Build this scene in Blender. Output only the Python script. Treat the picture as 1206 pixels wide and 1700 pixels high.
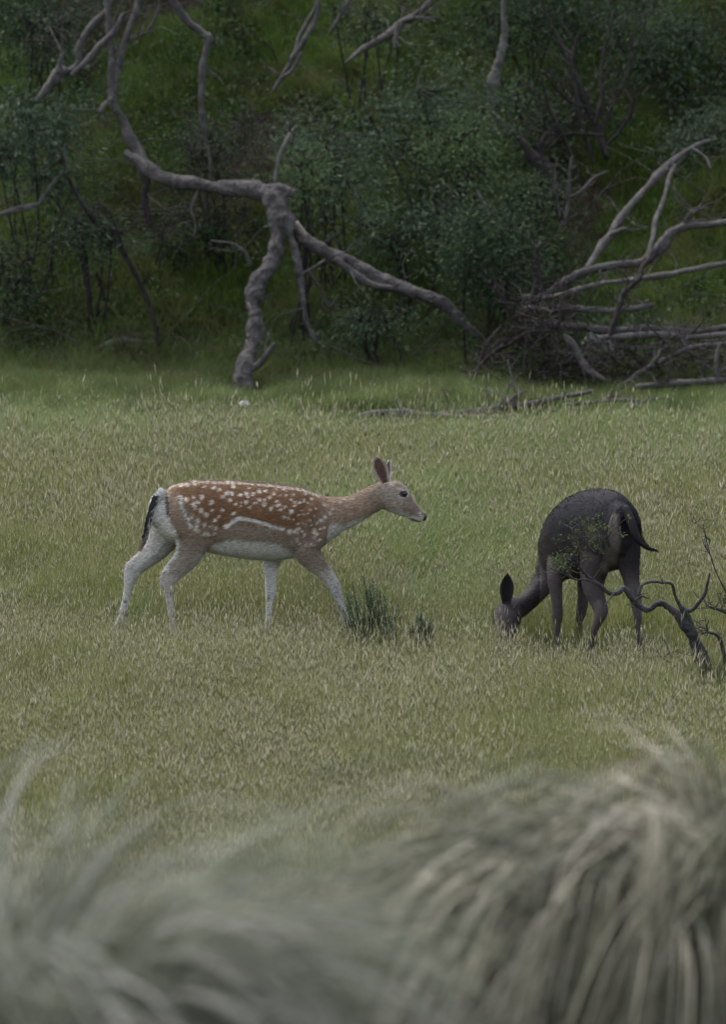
import bpy, math, random
import numpy as np
from mathutils import Vector, Matrix, noise as mnoise

for o in list(bpy.data.objects):
    bpy.data.objects.remove(o)
SC = bpy.context.scene
COL = SC.collection
R = math.radians
random.seed(11)
RNG = np.random.default_rng(11)

# ------------------------------------------------------------------ camera, world, sun, exposure
F_PX = 7500.0            # focal length in photo pixels (photo is 1206 x 1700)
CAM_Z = 4.0
PITCH = math.atan(1000.0 / F_PX)
cam_data = bpy.data.cameras.new("camera")
cam = bpy.data.objects.new("camera", cam_data)
COL.objects.link(cam)
cam.location = (0, 0, CAM_Z)
cam.rotation_euler = (math.pi / 2 - PITCH, 0, 0)
cam_data.sensor_fit = 'HORIZONTAL'
cam_data.sensor_width = 24.0
cam_data.lens = 24.0 * F_PX / 1206.0
cam_data.clip_start = 0.1
cam_data.clip_end = 2000
cam_data.dof.use_dof = True
cam_data.dof.focus_distance = 24.4
cam_data.dof.aperture_fstop = 3.9
SC.camera = cam

SUN_EL, SUN_AZ = R(58), R(-35)
world = bpy.data.worlds.new("World")
SC.world = world
world.use_nodes = True
wn = world.node_tree
wn.nodes.clear()
sky = wn.nodes.new('ShaderNodeTexSky')
sky.sky_type = 'NISHITA'
sky.sun_disc = False
sky.sun_elevation = SUN_EL
sky.sun_rotation = SUN_AZ
sky.dust_density = 4.0
sky.air_density = 1.0
hs = wn.nodes.new('ShaderNodeHueSaturation')
hs.inputs['Saturation'].default_value = 0.45      # overcast: the sky is a pale cool grey
bg = wn.nodes.new('ShaderNodeBackground')
bg.inputs['Strength'].default_value = 0.15
wo = wn.nodes.new('ShaderNodeOutputWorld')
wn.links.new(sky.outputs[0], hs.inputs['Color'])
wn.links.new(hs.outputs[0], bg.inputs['Color'])
wn.links.new(bg.outputs[0], wo.inputs['Surface'])

sd = bpy.data.lights.new("sun", 'SUN')
sd.energy = 0.8
sd.angle = R(25)
sd.color = (1.0, 0.97, 0.92)
sun = bpy.data.objects.new("sun", sd)
COL.objects.link(sun)
sun.rotation_euler = (math.pi / 2 - SUN_EL, 0, math.pi - SUN_AZ)
sun.location = (0, 0, 30)

SC.view_settings.view_transform = 'Standard'
SC.view_settings.look = 'None'
SC.view_settings.gamma = 1.0
SC.view_settings.exposure = 1.4
SC.view_settings.use_curve_mapping = False
SC.render.engine = 'CYCLES'

# ------------------------------------------------------------------ helpers
def tag(o, label=None, cat=None, group=None, kind=None):
    if label: o['label'] = label
    if cat: o['category'] = cat
    if group: o['group'] = group
    if kind: o['kind'] = kind
    return o

def empty(name, loc=(0, 0, 0), label=None, cat=None, group=None):
    o = bpy.data.objects.new(name, None)
    o.empty_display_size = 0.1
    COL.objects.link(o)
    o.location = loc
    return tag(o, label, cat, group)

def link(name, me, mat=None, parent=None):
    o = bpy.data.objects.new(name, me)
    COL.objects.link(o)
    if mat is not None and not me.materials:
        me.materials.append(mat)
    if parent is not None:
        o.parent = parent
        o.matrix_parent_inverse = Matrix.Translation(-parent.location)
    return o

def np_mesh(name, V, Fc, smooth=False, cols=None, tint=None):
    """V (n,3), Fc (m,k) with k = 3 or 4; cols (n,3) vertex colours; tint (n,) float attribute"""
    V = np.asarray(V, dtype=np.float32)
    Fc = np.asarray(Fc, dtype=np.int32)
    me = bpy.data.meshes.new(name)
    k = Fc.shape[1]
    me.vertices.add(len(V))
    me.vertices.foreach_set('co', V.ravel())
    me.loops.add(Fc.size)
    me.loops.foreach_set('vertex_index', Fc.ravel())
    me.polygons.add(len(Fc))
    me.polygons.foreach_set('loop_start', np.arange(0, Fc.size, k, dtype=np.int32))
    me.update(calc_edges=True)
    if smooth:
        me.polygons.foreach_set('use_smooth', np.ones(len(Fc), dtype=bool))
    if cols is not None:
        a = me.attributes.new('coat', 'FLOAT_COLOR', 'POINT')
        c4 = np.ones((len(V), 4), dtype=np.float32)
        c4[:, :3] = cols
        a.data.foreach_set('color', c4.ravel())
    if tint is not None:
        a = me.attributes.new('tint', 'FLOAT', 'POINT')
        a.data.foreach_set('value', np.asarray(tint, dtype=np.float32))
    me.validate()
    return me

CP, SP = math.cos(PITCH), math.sin(PITCH)
def P(x, y, Y):
    """world point seen at photo pixel (x, y) at distance Y"""
    a, b = (x - 603.0) / F_PX, (850.0 - y) / F_PX
    dx, dy, dz = a, CP + b * SP, -SP + b * CP
    s = Y / dy
    return Vector((dx * s, Y, CAM_Z + dz * s))

def sstep(a, b, t):
    t = np.clip((t - a) / (b - a), 0, 1)
    return t * t * (3 - 2 * t)

def foot(X):
    return 38.6 - 0.16 * X + 0.35 * np.sin(X * 0.9 + 1.0)

def terrain(X, Y):
    X = np.asarray(X, dtype=float); Y = np.asarray(Y, dtype=float)
    near = 1.75 * sstep(17.5, 7.0, Y) + 0.75 * sstep(7.5, 0.0, Y)
    d = Y - foot(X)
    bank = 0.60 * np.where(d > 0.6, d - 0.3, np.where(d > 0, d * d / 2.4 * 2, 0))
    bank = np.where(Y > 60, 0.60 * (60 - foot(X) - 0.3) + 0.1 * (Y - 60), bank)
    bump = 0.03 * np.sin(X * 2.1 + 0.6 * Y) * np.sin(Y * 1.3 + 0.5) + 0.02 * np.sin(X * 4.7 - Y * 3.1)
    bb = sstep(0, 2, d) * (0.14 * np.sin(X * 1.7 + Y * 1.1) + 0.10 * np.sin(X * 3.9 - Y * 2.3) + 0.05 * np.sin(X * 8.1 + Y * 5))
    return near + bank + bump + bb

def tz(X, Y):
    return float(terrain(X, Y))

def GP(x, y, lift=0.0):
    """point on the ground seen at photo pixel (x, y)"""
    lo = 5.0
    Y = 5.0
    while Y < 90:
        p = P(x, y, Y)
        if p.z < tz(p.x, p.y) + lift:
            break
        lo = Y
        Y += 0.25
    hi = Y
    for _ in range(14):
        m = (lo + hi) / 2
        p = P(x, y, m)
        if p.z < tz(p.x, p.y) + lift: hi = m
        else: lo = m
    return P(x, y, hi)

# ------------------------------------------------------------------ materials
def new_mat(name):
    m = bpy.data.materials.new(name)
    m.use_nodes = True
    nt = m.node_tree
    nt.nodes.clear()
    out = nt.nodes.new('ShaderNodeOutputMaterial')
    return m, nt, out

def N(nt, typ, **kw):
    n = nt.nodes.new(typ)
    for k, v in kw.items():
        if k.startswith('_'):
            setattr(n, k[1:], v)
        else:
            n.inputs[k].default_value = v
    return n

def ramp(nt, fac, stops):
    r = nt.nodes.new('ShaderNodeValToRGB')
    e = r.color_ramp.elements
    while len(e) < len(stops): e.new(0.5)
    for i, (p, c) in enumerate(stops):
        e[i].position = p
        e[i].color = (*c, 1)
    nt.links.new(fac, r.inputs[0])
    return r.outputs[0]

def mixc(nt, fac, a, b, mode='MIX'):
    m = nt.nodes.new('ShaderNodeMix')
    m.data_type = 'RGBA'
    m.blend_type = mode
    for sock, v in ((0, fac), (6, a), (7, b)):
        if hasattr(v, 'node'): nt.links.new(v, m.inputs[sock])
        elif isinstance(v, (int, float)): m.inputs[sock].default_value = v
        else: m.inputs[sock].default_value = (*v, 1)
    return m.outputs[2]

def leafy(name, stops, trans=0.35, rough=0.7, patch=None, patch_scale=0.6, tip=None, spec=0.15):
    """foliage: colour by random per instance / per leaf tint, patchy over the ground, optional dry tip"""
    m, nt, out = new_mat(name)
    oi = nt.nodes.new('ShaderNodeObjectInfo')
    at = nt.nodes.new('ShaderNodeAttribute'); at.attribute_name = 'tint'
    add = N(nt, 'ShaderNodeMath', _operation='ADD')
    nt.links.new(oi.outputs['Random'], add.inputs[0]); nt.links.new(at.outputs['Fac'], add.inputs[1])
    fr = N(nt, 'ShaderNodeMath', _operation='FRACT')
    nt.links.new(add.outputs[0], fr.inputs[0])
    col = ramp(nt, fr.outputs[0], stops)
    if patch:
        geo = nt.nodes.new('ShaderNodeNewGeometry')
        nz = N(nt, 'ShaderNodeTexNoise', Scale=patch_scale, Detail=3.0)
        nt.links.new(geo.outputs['Position'], nz.inputs['Vector'])
        mr = N(nt, 'ShaderNodeMapRange')
        mr.inputs[1].default_value = 0.42; mr.inputs[2].default_value = 0.62
        mr.inputs[3].default_value = 0.0; mr.inputs[4].default_value = patch[1]
        nt.links.new(nz.outputs[0], mr.inputs[0])
        col = mixc(nt, mr.outputs[0], col, patch[0])
    if tip:
        a2 = nt.nodes.new('ShaderNodeAttribute'); a2.attribute_name = 'along'
        mr = N(nt, 'ShaderNodeMapRange')
        mr.inputs[1].default_value = tip[1]; mr.inputs[2].default_value = 1.0
        mr.inputs[3].default_value = 0.0; mr.inputs[4].default_value = tip[2]
        nt.links.new(a2.outputs['Fac'], mr.inputs[0])
        col = mixc(nt, mr.outputs[0], col, tip[0])
    b = N(nt, 'ShaderNodeBsdfPrincipled', Roughness=rough)
    b.inputs['Specular IOR Level'].default_value = spec
    nt.links.new(col, b.inputs['Base Color'])
    t = nt.nodes.new('ShaderNodeBsdfTranslucent')
    nt.links.new(col, t.inputs['Color'])
    mx = N(nt, 'ShaderNodeMixShader', Fac=trans)
    nt.links.new(b.outputs[0], mx.inputs[1]); nt.links.new(t.outputs[0], mx.inputs[2])
    nt.links.new(mx.outputs[0], out.inputs['Surface'])
    return m

def bark(name, c1, c2, c3=None, scale=9.0, rough=0.85):
    m, nt, out = new_mat(name)
    tc = nt.nodes.new('ShaderNodeTexCoord')
    mp = N(nt, 'ShaderNodeMapping')
    mp.inputs['Scale'].default_value = (1, 1, 1)
    nt.links.new(tc.outputs['Object'], mp.inputs['Vector'])
    n1 = N(nt, 'ShaderNodeTexNoise', Scale=scale, Detail=6.0, Roughness=0.7)
    n2 = N(nt, 'ShaderNodeTexNoise', Scale=scale * 4.5, Detail=4.0, Roughness=0.7, Distortion=1.5)
    nt.links.new(mp.outputs[0], n1.inputs['Vector']); nt.links.new(mp.outputs[0], n2.inputs['Vector'])
    col = ramp(nt, n1.outputs[0], [(0.32, c1), (0.62, c2)] + ([(0.78, c3)] if c3 else []))
    dk = ramp(nt, n2.outputs[0], [(0.35, (0.35, 0.33, 0.33)), (0.6, (1, 1, 1))])
    col = mixc(nt, 0.8, col, dk, 'MULTIPLY')
    b = N(nt, 'ShaderNodeBsdfPrincipled', Roughness=rough)
    b.inputs['Specular IOR Level'].default_value = 0.25
    nt.links.new(col, b.inputs['Base Color'])
    bp = N(nt, 'ShaderNodeBump', Strength=0.7, Distance=0.02)
    nt.links.new(n2.outputs[0], bp.inputs['Height'])
    nt.links.new(bp.outputs[0], b.inputs['Normal'])
    nt.links.new(b.outputs[0], out.inputs['Surface'])
    return m

def coat_mat(name, rough=0.75, sheen=0.15, spec=0.2, bump=0.25, vary=1.0):
    m, nt, out = new_mat(name)
    at = nt.nodes.new('ShaderNodeAttribute'); at.attribute_name = 'coat'
    tc = nt.nodes.new('ShaderNodeTexCoord')
    mp = N(nt, 'ShaderNodeMapping')
    mp.inputs['Scale'].default_value = (38, 130, 130)
    nt.links.new(tc.outputs['Object'], mp.inputs['Vector'])
    nz = N(nt, 'ShaderNodeTexNoise', Scale=1.0, Detail=3.0)
    nt.links.new(mp.outputs[0], nz.inputs['Vector'])
    v = ramp(nt, nz.outputs[0], [(0.28, (0.55, 0.54, 0.53)), (0.5, (.95, .95, .95)), (0.72, (1.3, 1.3, 1.3))])
    col = mixc(nt, vary, at.outputs['Color'], v, 'MULTIPLY')
    b = N(nt, 'ShaderNodeBsdfPrincipled', Roughness=rough)
    b.inputs['Specular IOR Level'].default_value = spec
    b.inputs['Sheen Weight'].default_value = sheen
    b.inputs['Sheen Roughness'].default_value = 0.5
    nt.links.new(col, b.inputs['Base Color'])
    bp = N(nt, 'ShaderNodeBump', Strength=bump, Distance=0.004)
    nt.links.new(nz.outputs[0], bp.inputs['Height'])
    nt.links.new(bp.outputs[0], b.inputs['Normal'])
    nt.links.new(b.outputs[0], out.inputs['Surface'])
    return m

def plain(name, c, rough=0.6, spec=0.4):
    m, nt, out = new_mat(name)
    b = N(nt, 'ShaderNodeBsdfPrincipled', Roughness=rough)
    b.inputs['Base Color'].default_value = (*c, 1)
    b.inputs['Specular IOR Level'].default_value = spec
    nt.links.new(b.outputs[0], out.inputs['Surface'])
    return m

M = {}
M['coat'] = coat_mat('spotted_coat')
M['coat_dark'] = coat_mat('dark_coat', rough=0.66, sheen=0.0, spec=0.10, bump=.12, vary=.4)
M['eye'] = plain('eye_dark', (0.008, 0.006, 0.005), 0.12, 0.6)
M['nose'] = plain('nose_skin', (0.015, 0.013, 0.014), 0.4)
M['hoof'] = plain('hoof_horn', (0.03, 0.025, 0.022), 0.5)
M['bark'] = bark('dead_wood_bark', (0.035, 0.032, 0.032), (0.125, 0.115, 0.113), (0.25, 0.235, 0.23))
M['bark_pale'] = bark('bleached_wood', (0.07, 0.064, 0.06), (0.17, 0.16, 0.15), (0.28, 0.26, 0.25))
M['bark_dark'] = bark('dark_bark', (0.012, 0.010, 0.011), (0.045, 0.036, 0.036), (0.08, 0.065, 0.06))
M['bark_fg'] = bark('grey_smooth_bark', (0.03, 0.029, 0.032), (0.085, 0.082, 0.088), (0.17, 0.165, 0.17), scale=14)
M['cut'] = plain('pale_broken_wood', (0.26, 0.22, 0.18), 0.9, 0.1)
M['stone'] = bark('grey_stone', (0.09, 0.09, 0.095), (0.22, 0.22, 0.22), (0.3, 0.3, 0.3), scale=7)
M['white'] = plain('white_stone', (0.38, 0.39, 0.41), 0.8, .2)

M['g_green'] = leafy('meadow_blade_green', [(0.0, (0.065, 0.110, 0.018)), (0.5, (0.13, 0.175, 0.034)), (1.0, (0.24, 0.25, 0.07))],
                     patch=((0.15, 0.155, 0.06), 0.6), patch_scale=1.1, tip=((0.24, 0.24, 0.11), 0.6, 0.5))
M['g_dry'] = leafy('meadow_blade_dry', [(0.0, (0.15, 0.185, 0.065)), (0.5, (0.25, 0.26, 0.12)), (1.0, (0.36, 0.34, 0.20))],
                   tip=((0.32, 0.29, 0.19), 0.6, 0.6))
M['g_seed'] = leafy('meadow_seed_head', [(0.0, (0.30, 0.31, 0.17)), (0.4, (0.38, 0.37, 0.23)), (0.7, (0.36, 0.33, 0.27)), (1.0, (0.52, 0.49, 0.36))], trans=0.45, rough=0.7)
M['g_long'] = leafy('long_soft_grass', [(0.0, (0.07, 0.125, 0.030)), (0.5, (0.13, 0.19, 0.055)), (1.0, (0.24, 0.27, 0.12))],
                    patch=((0.09, 0.16, 0.05), 0.5), patch_scale=0.8, tip=((0.30, 0.30, 0.17), 0.6, 0.5))
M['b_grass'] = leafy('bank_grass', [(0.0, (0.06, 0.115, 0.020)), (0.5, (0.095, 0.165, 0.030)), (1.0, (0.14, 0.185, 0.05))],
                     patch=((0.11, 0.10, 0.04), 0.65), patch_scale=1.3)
M['b_lush_shade'] = leafy('lush_shade_edge_grass', [(0.0, (0.036, 0.070, 0.018)), (0.5, (0.062, 0.108, 0.030)), (1.0, (0.115, 0.15, 0.055))], patch=((0.10, 0.105, 0.045), 0.7), patch_scale=2.2, tip=((0.17, 0.18, 0.09), 0.5, 0.5))  # lush edge grass, its colour darkened to carry the canopy shade
M['b_leaf'] = leafy('bank_herb_leaf', [(0.0, (0.04, 0.085, 0.028)), (0.5, (0.07, 0.125, 0.045)), (1.0, (0.12, 0.16, 0.08))],
                    patch=((0.09, 0.07, 0.04), 0.5), patch_scale=1.7)
M['litter'] = leafy('dry_litter', [(0.0, (0.05, 0.035, 0.028)), (0.5, (0.09, 0.065, 0.05)), (1.0, (0.16, 0.13, 0.10))], trans=0.1)
M['leaf_blue'] = leafy('blue_green_leaf', [(0.0, (0.022, 0.040, 0.025)), (0.5, (0.055, 0.086, 0.052)), (0.9, (0.085, 0.122, 0.070)), (1.0, (0.12, 0.15, 0.10))], trans=0.3, rough=0.7)
M['leaf_dark'] = leafy('dark_green_leaf', [(0.0, (0.018, 0.034, 0.018)), (0.5, (0.038, 0.066, 0.032)), (0.9, (0.070, 0.10, 0.046)), (1.0, (0.10, 0.13, 0.07))], trans=0.3, rough=0.7)
M['leaf_fresh'] = leafy('fresh_green_leaf', [(0.0, (0.045, 0.085, 0.03)), (0.6, (0.075, 0.13, 0.045)), (1.0, (0.13, 0.17, 0.09))], trans=0.3)
M['needle'] = leafy('small_bush_needle', [(0.0, (0.05, 0.08, 0.042)), (0.6, (0.10, 0.14, 0.078)), (1.0, (0.20, 0.24, 0.15))], trans=0.3)
M['sprig'] = leafy('yellow_green_sprig_leaf', [(0.0, (0.05, 0.075, 0.02)), (1.0, (0.10, 0.13, 0.04))], trans=0.35)
M['tussock'] = leafy('tussock_blade', [(0.0, (0.025, 0.034, 0.018)), (0.3, (0.07, 0.076, 0.042)), (0.6, (0.135, 0.13, 0.088)), (0.85, (0.215, 0.20, 0.15)), (1.0, (0.33, 0.305, 0.245))], trans=0.2, rough=0.5)
M['tussock_grey'] = leafy('grey_tussock_blade', [(0.0, (0.055, 0.066, 0.042)), (0.4, (0.095, 0.112, 0.066)), (0.75, (0.145, 0.152, 0.112)), (1.0, (0.24, 0.24, 0.225))], trans=0.2, rough=0.5)

# ground
gm, nt, out = new_mat('ground_soil')
geo = nt.nodes.new('ShaderNodeNewGeometry')
n1 = N(nt, 'ShaderNodeTexNoise', Scale=1.4, Detail=8.0, Roughness=0.65)
n2 = N(nt, 'ShaderNodeTexNoise', Scale=22.0, Detail=5.0, Roughness=0.7)
nt.links.new(geo.outputs['Position'], n1.inputs['Vector']); nt.links.new(geo.outputs['Position'], n2.inputs['Vector'])
c = ramp(nt, n1.outputs[0], [(0.35, (0.055, 0.045, 0.030)), (0.5, (0.055, 0.08, 0.025)), (0.68, (0.08, 0.11, 0.032))])
d = ramp(nt, n2.outputs[0], [(0.3, (0.5, 0.5, 0.5)), (0.7, (1.2, 1.15, 1.1))])
c = mixc(nt, 1.0, c, d, 'MULTIPLY')
b = N(nt, 'ShaderNodeBsdfPrincipled', Roughness=0.95)
b.inputs['Specular IOR Level'].default_value = 0.1
nt.links.new(c, b.inputs['Base Color'])
bp = N(nt, 'ShaderNodeBump', Strength=0.8, Distance=0.03)
nt.links.new(n2.outputs[0], bp.inputs['Height']); nt.links.new(bp.outputs[0], b.inputs['Normal'])
nt.links.new(b.outputs[0], out.inputs['Surface'])
M['ground'] = gm

# ------------------------------------------------------------------ ground sheet
def build_ground():
    xs = np.concatenate([np.linspace(-400, -12, 14)[:-1], np.linspace(-12, 12, 121), np.linspace(12, 400, 14)[1:]])
    ys = np.concatenate([np.linspace(-60, 4, 9)[:-1], np.linspace(4, 56, 261), np.linspace(56, 600, 16)[1:]])
    X, Y = np.meshgrid(xs, ys)
    Z = terrain(X, Y)
    V = np.stack([X.ravel(), Y.ravel(), Z.ravel()], 1)
    nx, ny = len(xs), len(ys)
    i = np.arange(nx * ny).reshape(ny, nx)
    Fc = np.stack([i[:-1, :-1].ravel(), i[:-1, 1:].ravel(), i[1:, 1:].ravel(), i[1:, :-1].ravel()], 1)
    o = link('ground', np_mesh('ground', V, Fc, True), M['ground'])
    tag(o, kind='structure')
build_ground()

# ------------------------------------------------------------------ sweeps (used for animals and branches)
def catmull(pts, sub):
    """pts (n,d) -> smooth samples"""
    pts = np.asarray(pts, dtype=float)
    n = len(pts)
    ext = np.vstack([2 * pts[0] - pts[1], pts, 2 * pts[-1] - pts[-2]])
    res = []
    for i in range(n - 1):
        p0, p1, p2, p3 = ext[i:i + 4]
        for j in range(sub):
            t = j / sub
            res.append(0.5 * ((2 * p1) + (-p0 + p2) * t + (2 * p0 - 5 * p1 + 4 * p2 - p3) * t * t + (-p0 + 3 * p1 - 3 * p2 + p3) * t ** 3))
    res.append(pts[-1])
    return np.array(res)

def sweep_arrays(path, ru, rs, side_hint, nseg=16, egg=0.0, cap=True):
    """closed tube with elliptical sections. ru: radius in the 'up' direction, rs: radius along side_hint"""
    path = np.asarray(path); n = len(path)
    tan = np.gradient(path, axis=0)
    tan /= np.linalg.norm(tan, axis=1, keepdims=True) + 1e-9
    rows_c, rows_u, rows_s, rows_ru, rows_rs = [], [], [], [], []
    for i in range(n):
        t = tan[i]
        s = np.asarray(side_hint, dtype=float)
        s = s - t * np.dot(s, t)
        s /= np.linalg.norm(s) + 1e-9
        u = np.cross(s, t)
        if u[2] < 0 and abs(t[2]) < 0.8: u = -u
        rows_c.append(path[i]); rows_u.append(u); rows_s.append(s); rows_ru.append(ru[i]); rows_rs.append(rs[i])
    # keep u continuous
    for i in range(1, n):
        if np.dot(rows_u[i], rows_u[i - 1]) < 0: rows_u[i] = -rows_u[i]
    C_, U_, S_ = map(np.array, (rows_c, rows_u, rows_s))
    RU, RS = np.array(rows_ru), np.array(rows_rs)
    if cap:
        def capper(c, t, u, s, a, b, sgn):
            out = []
            for k in (0.5, 0.85):
                q = math.sqrt(1 - k * k)
                out.append((c + sgn * t * min(a, b) * k, u, s, a * q, b * q))
            return out
        st = capper(C_[0], tan[0], U_[0], S_[0], RU[0], RS[0], -1)[::-1]
        en = capper(C_[-1], tan[-1], U_[-1], S_[-1], RU[-1], RS[-1], 1)
        C_ = np.vstack([[q[0] for q in st], C_, [q[0] for q in en]])
        U_ = np.vstack([[q[1] for q in st], U_, [q[1] for q in en]])
        S_ = np.vstack([[q[2] for q in st], S_, [q[2] for q in en]])
        RU = np.concatenate([[q[3] for q in st], RU, [q[3] for q in en]])
        RS = np.concatenate([[q[4] for q in st], RS, [q[4] for q in en]])
    a = np.linspace(0, 2 * math.pi, nseg, endpoint=False)
    sa, ca = np.sin(a), np.cos(a)
    wf = 1 - egg * np.maximum(sa, 0) ** 2 + egg * 0.3 * np.maximum(-sa, 0)
    V = (C_[:, None, :] + U_[:, None, :] * (RU[:, None] * sa[None, :])[:, :, None]
         + S_[:, None, :] * (RS[:, None] * (ca * wf)[None, :])[:, :, None])
    m = len(C_)
    idx = np.arange(m * nseg).reshape(m, nseg)
    nxt = np.roll(idx, -1, axis=1)
    Fq = np.stack([idx[:-1].ravel(), nxt[:-1].ravel(), nxt[1:].ravel(), idx[1:].ravel()], 1)
    V = V.reshape(-1, 3)
    # close ends with a centre vertex (degenerate quads avoided by triangles stored as quads later)
    V = np.vstack([V, C_[0], C_[-1]])
    e0, e1 = m * nseg, m * nseg + 1
    T = [(e0, nxt[0][k], idx[0][k]) for k in range(nseg)] + [(e1, idx[-1][k], nxt[-1][k]) for k in range(nseg)]
    return V, Fq, np.array(T)

def quads_to_tris(Fq):
    return np.vstack([Fq[:, [0, 1, 2]], Fq[:, [0, 2, 3]]])

class Acc:
    def __init__(s): s.V = []; s.T = []; s.n = 0; s.tint = []
    def add(s, V, T, tint=None):
        s.V.append(np.asarray(V)); s.T.append(np.asarray(T) + s.n); s.n += len(V)
        s.tint.append(np.full(len(V), 0.0 if tint is None else tint) if np.isscalar(tint) or tint is None else tint)
    def mesh(s, name, smooth=True, tint=False):
        return np_mesh(name, np.vstack(s.V), np.vstack(s.T), smooth, tint=np.concatenate(s.tint) if tint else None)

# ------------------------------------------------------------------ deer
def limb(acc, pts, side, sub=5, egg=0.0, flat=1.0):
    """pts: (x, y, Y, r_along_profile, r_side) pixel traced centreline"""
    W = []
    for p in pts:
        q = P(p[0], p[1], p[2])
        W.append((q.x, q.y, q.z, p[3], p[4] if len(p) > 4 else p[3] * flat))
    S = catmull(W, sub)
    V, Fq, T = sweep_arrays(S[:, :3], S[:, 3], S[:, 4], side, 44, egg)
    acc.add(V, np.vstack([quads_to_tris(Fq), T]))

def finish_body(acc, voxel, smooth_it):
    me = acc.mesh('body', True)
    tmp = bpy.data.objects.new('tmp', me)
    COL.objects.link(tmp)
    r = tmp.modifiers.new('r', 'REMESH'); r.mode = 'VOXEL'; r.voxel_size = voxel; r.use_smooth_shade = True
    s = tmp.modifiers.new('s', 'SMOOTH'); s.factor = 0.5; s.iterations = smooth_it
    dg = bpy.context.evaluated_depsgraph_get()
    ev = bpy.data.meshes.new_from_object(tmp.evaluated_get(dg))
    bpy.data.objects.remove(tmp); bpy.data.meshes.remove(me)
    ev.name = 'body'
    return ev

def mesh_co_no(me):
    n = len(me.vertices)
    co = np.empty(n * 3, dtype=np.float32); me.vertices.foreach_get('co', co)
    no = np.empty(n * 3, dtype=np.float32); me.vertices.foreach_get('normal', no)
    return co.reshape(-1, 3), no.reshape(-1, 3)

def set_coat(me, cols):
    a = me.attributes.new('coat', 'FLOAT_COLOR', 'POINT')
    c4 = np.ones((len(cols), 4), dtype=np.float32); c4[:, :3] = cols
    a.data.foreach_set('color', c4.ravel())
    me.polygons.foreach_set('use_smooth', np.ones(len(me.polygons), dtype=bool))

def fur_mesh(me, cols, count, length, flow, seed, width=0.0036, var=.4):
    """short lying hairs over a body; flow(co) gives the lie direction"""
    rng = np.random.default_rng(seed)
    co, no = mesh_co_no(me)
    i = rng.integers(0, len(co), count)
    p, nrm = co[i] + rng.normal(0, 0.002, (count, 3)), no[i]
    f = flow(p)
    f = f - nrm * (f * nrm).sum(1, keepdims=True)
    f /= np.linalg.norm(f, axis=1, keepdims=True) + 1e-6
    d = f + nrm * rng.uniform(0.12, 0.42, (count, 1)) + rng.normal(0, 0.16, (count, 3))
    d /= np.linalg.norm(d, axis=1, keepdims=True)
    L = (length(p) * rng.uniform(0.6, 1.3, count))[:, None]
    s = np.cross(d, nrm); s /= np.linalg.norm(s, axis=1, keepdims=True) + 1e-6
    p = p - nrm * 0.001
    V = np.stack([p - s * width / 2, p + s * width / 2, p + d * L + f * L * 0.15], 1).reshape(-1, 3)
    T = np.arange(count * 3).reshape(-1, 3)
    c = np.repeat(cols[i] * rng.uniform(1 - var, 1 + var, (count, 1)), 3, axis=0)
    m2 = np_mesh('fur', V, T, False, cols=c)
    return m2

def ear_mesh(base, tip, face, half_w, cup, inner, rim, outer):
    base, tip, face = Vector(base), Vector(tip), Vector(face)
    ax = tip - base; L = ax.length; ax.normalize()
    face = (face - ax * face.dot(ax)).normalized()
    side = ax.cross(face).normalized()
    ns, ntt = 14, 9
    V = []; Cc = []
    for layer in (0, 1):
        for i in range(ns):
            s = i / (ns - 1)
            w = half_w * (0.42 + 0.58 * math.sin(min(1, s * 1.75) * math.pi / 2)) * (1 - max(0, (s - 0.5) / 0.5) ** 2.2) + 0.0015
            for j in range(ntt):
                t = -1 + 2 * j / (ntt - 1)
                depth = cup * (1 - t * t) * (1 - 0.6 * s)
                p = base + ax * (L * s) + side * (w * t) - face * depth
                if layer: p = p - face * 0.005 * (1 - 0.5 * t * t)
                V.append(p)
                if layer: Cc.append(outer)
                else:
                    k = max(0, (abs(t) - 0.55) / 0.45); k = max(k, max(0, (s - 0.85) / 0.15)); k = min(1, k * 1.3)
                    Cc.append(tuple(a * (1 - k) + b * k for a, b in zip(inner, rim)))
    n = ns * ntt; T = []
    for layer in (0, 1):
        o = layer * n
        for i in range(ns - 1):
            for j in range(ntt - 1):
                a, b_, c_, d_ = o + i * ntt + j, o + i * ntt + j + 1, o + (i + 1) * ntt + j + 1, o + (i + 1) * ntt + j
                T.append((a, b_, c_, d_))
    for i in range(ns - 1):
        for j in (0, ntt - 1):
            T.append((i * ntt + j, (i + 1) * ntt + j, n + (i + 1) * ntt + j, n + i * ntt + j))
    for j in range(ntt - 1):
        i = (ns - 1) * ntt
        T.append((i + j, i + j + 1, n + i + j + 1, n + i + j))
    return np_mesh('ear', np.array([tuple(v) for v in V]), np.array(T), True, cols=np.array(Cc))

def ball_mesh(name, c, r, sx=1, sy=1, sz=1, seg=20):
    a = Acc()
    path = np.array([[c[0], c[1], c[2] - r * sz * 0.6], [c[0], c[1], c[2] - r * sz * 0.3], [c[0], c[1], c[2]], [c[0], c[1], c[2] + r * sz * 0.3], [c[0], c[1], c[2] + r * sz * 0.6]])
    k = np.array([0.8, 0.954, 1.0, 0.954, 0.8])
    V, Fq, T = sweep_arrays(path, k * r * sy, k * r * sx, (1, 0, 0), seg)
    a.add(V, np.vstack([quads_to_tris(Fq), T]))
    return a.mesh(name, True)

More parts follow.
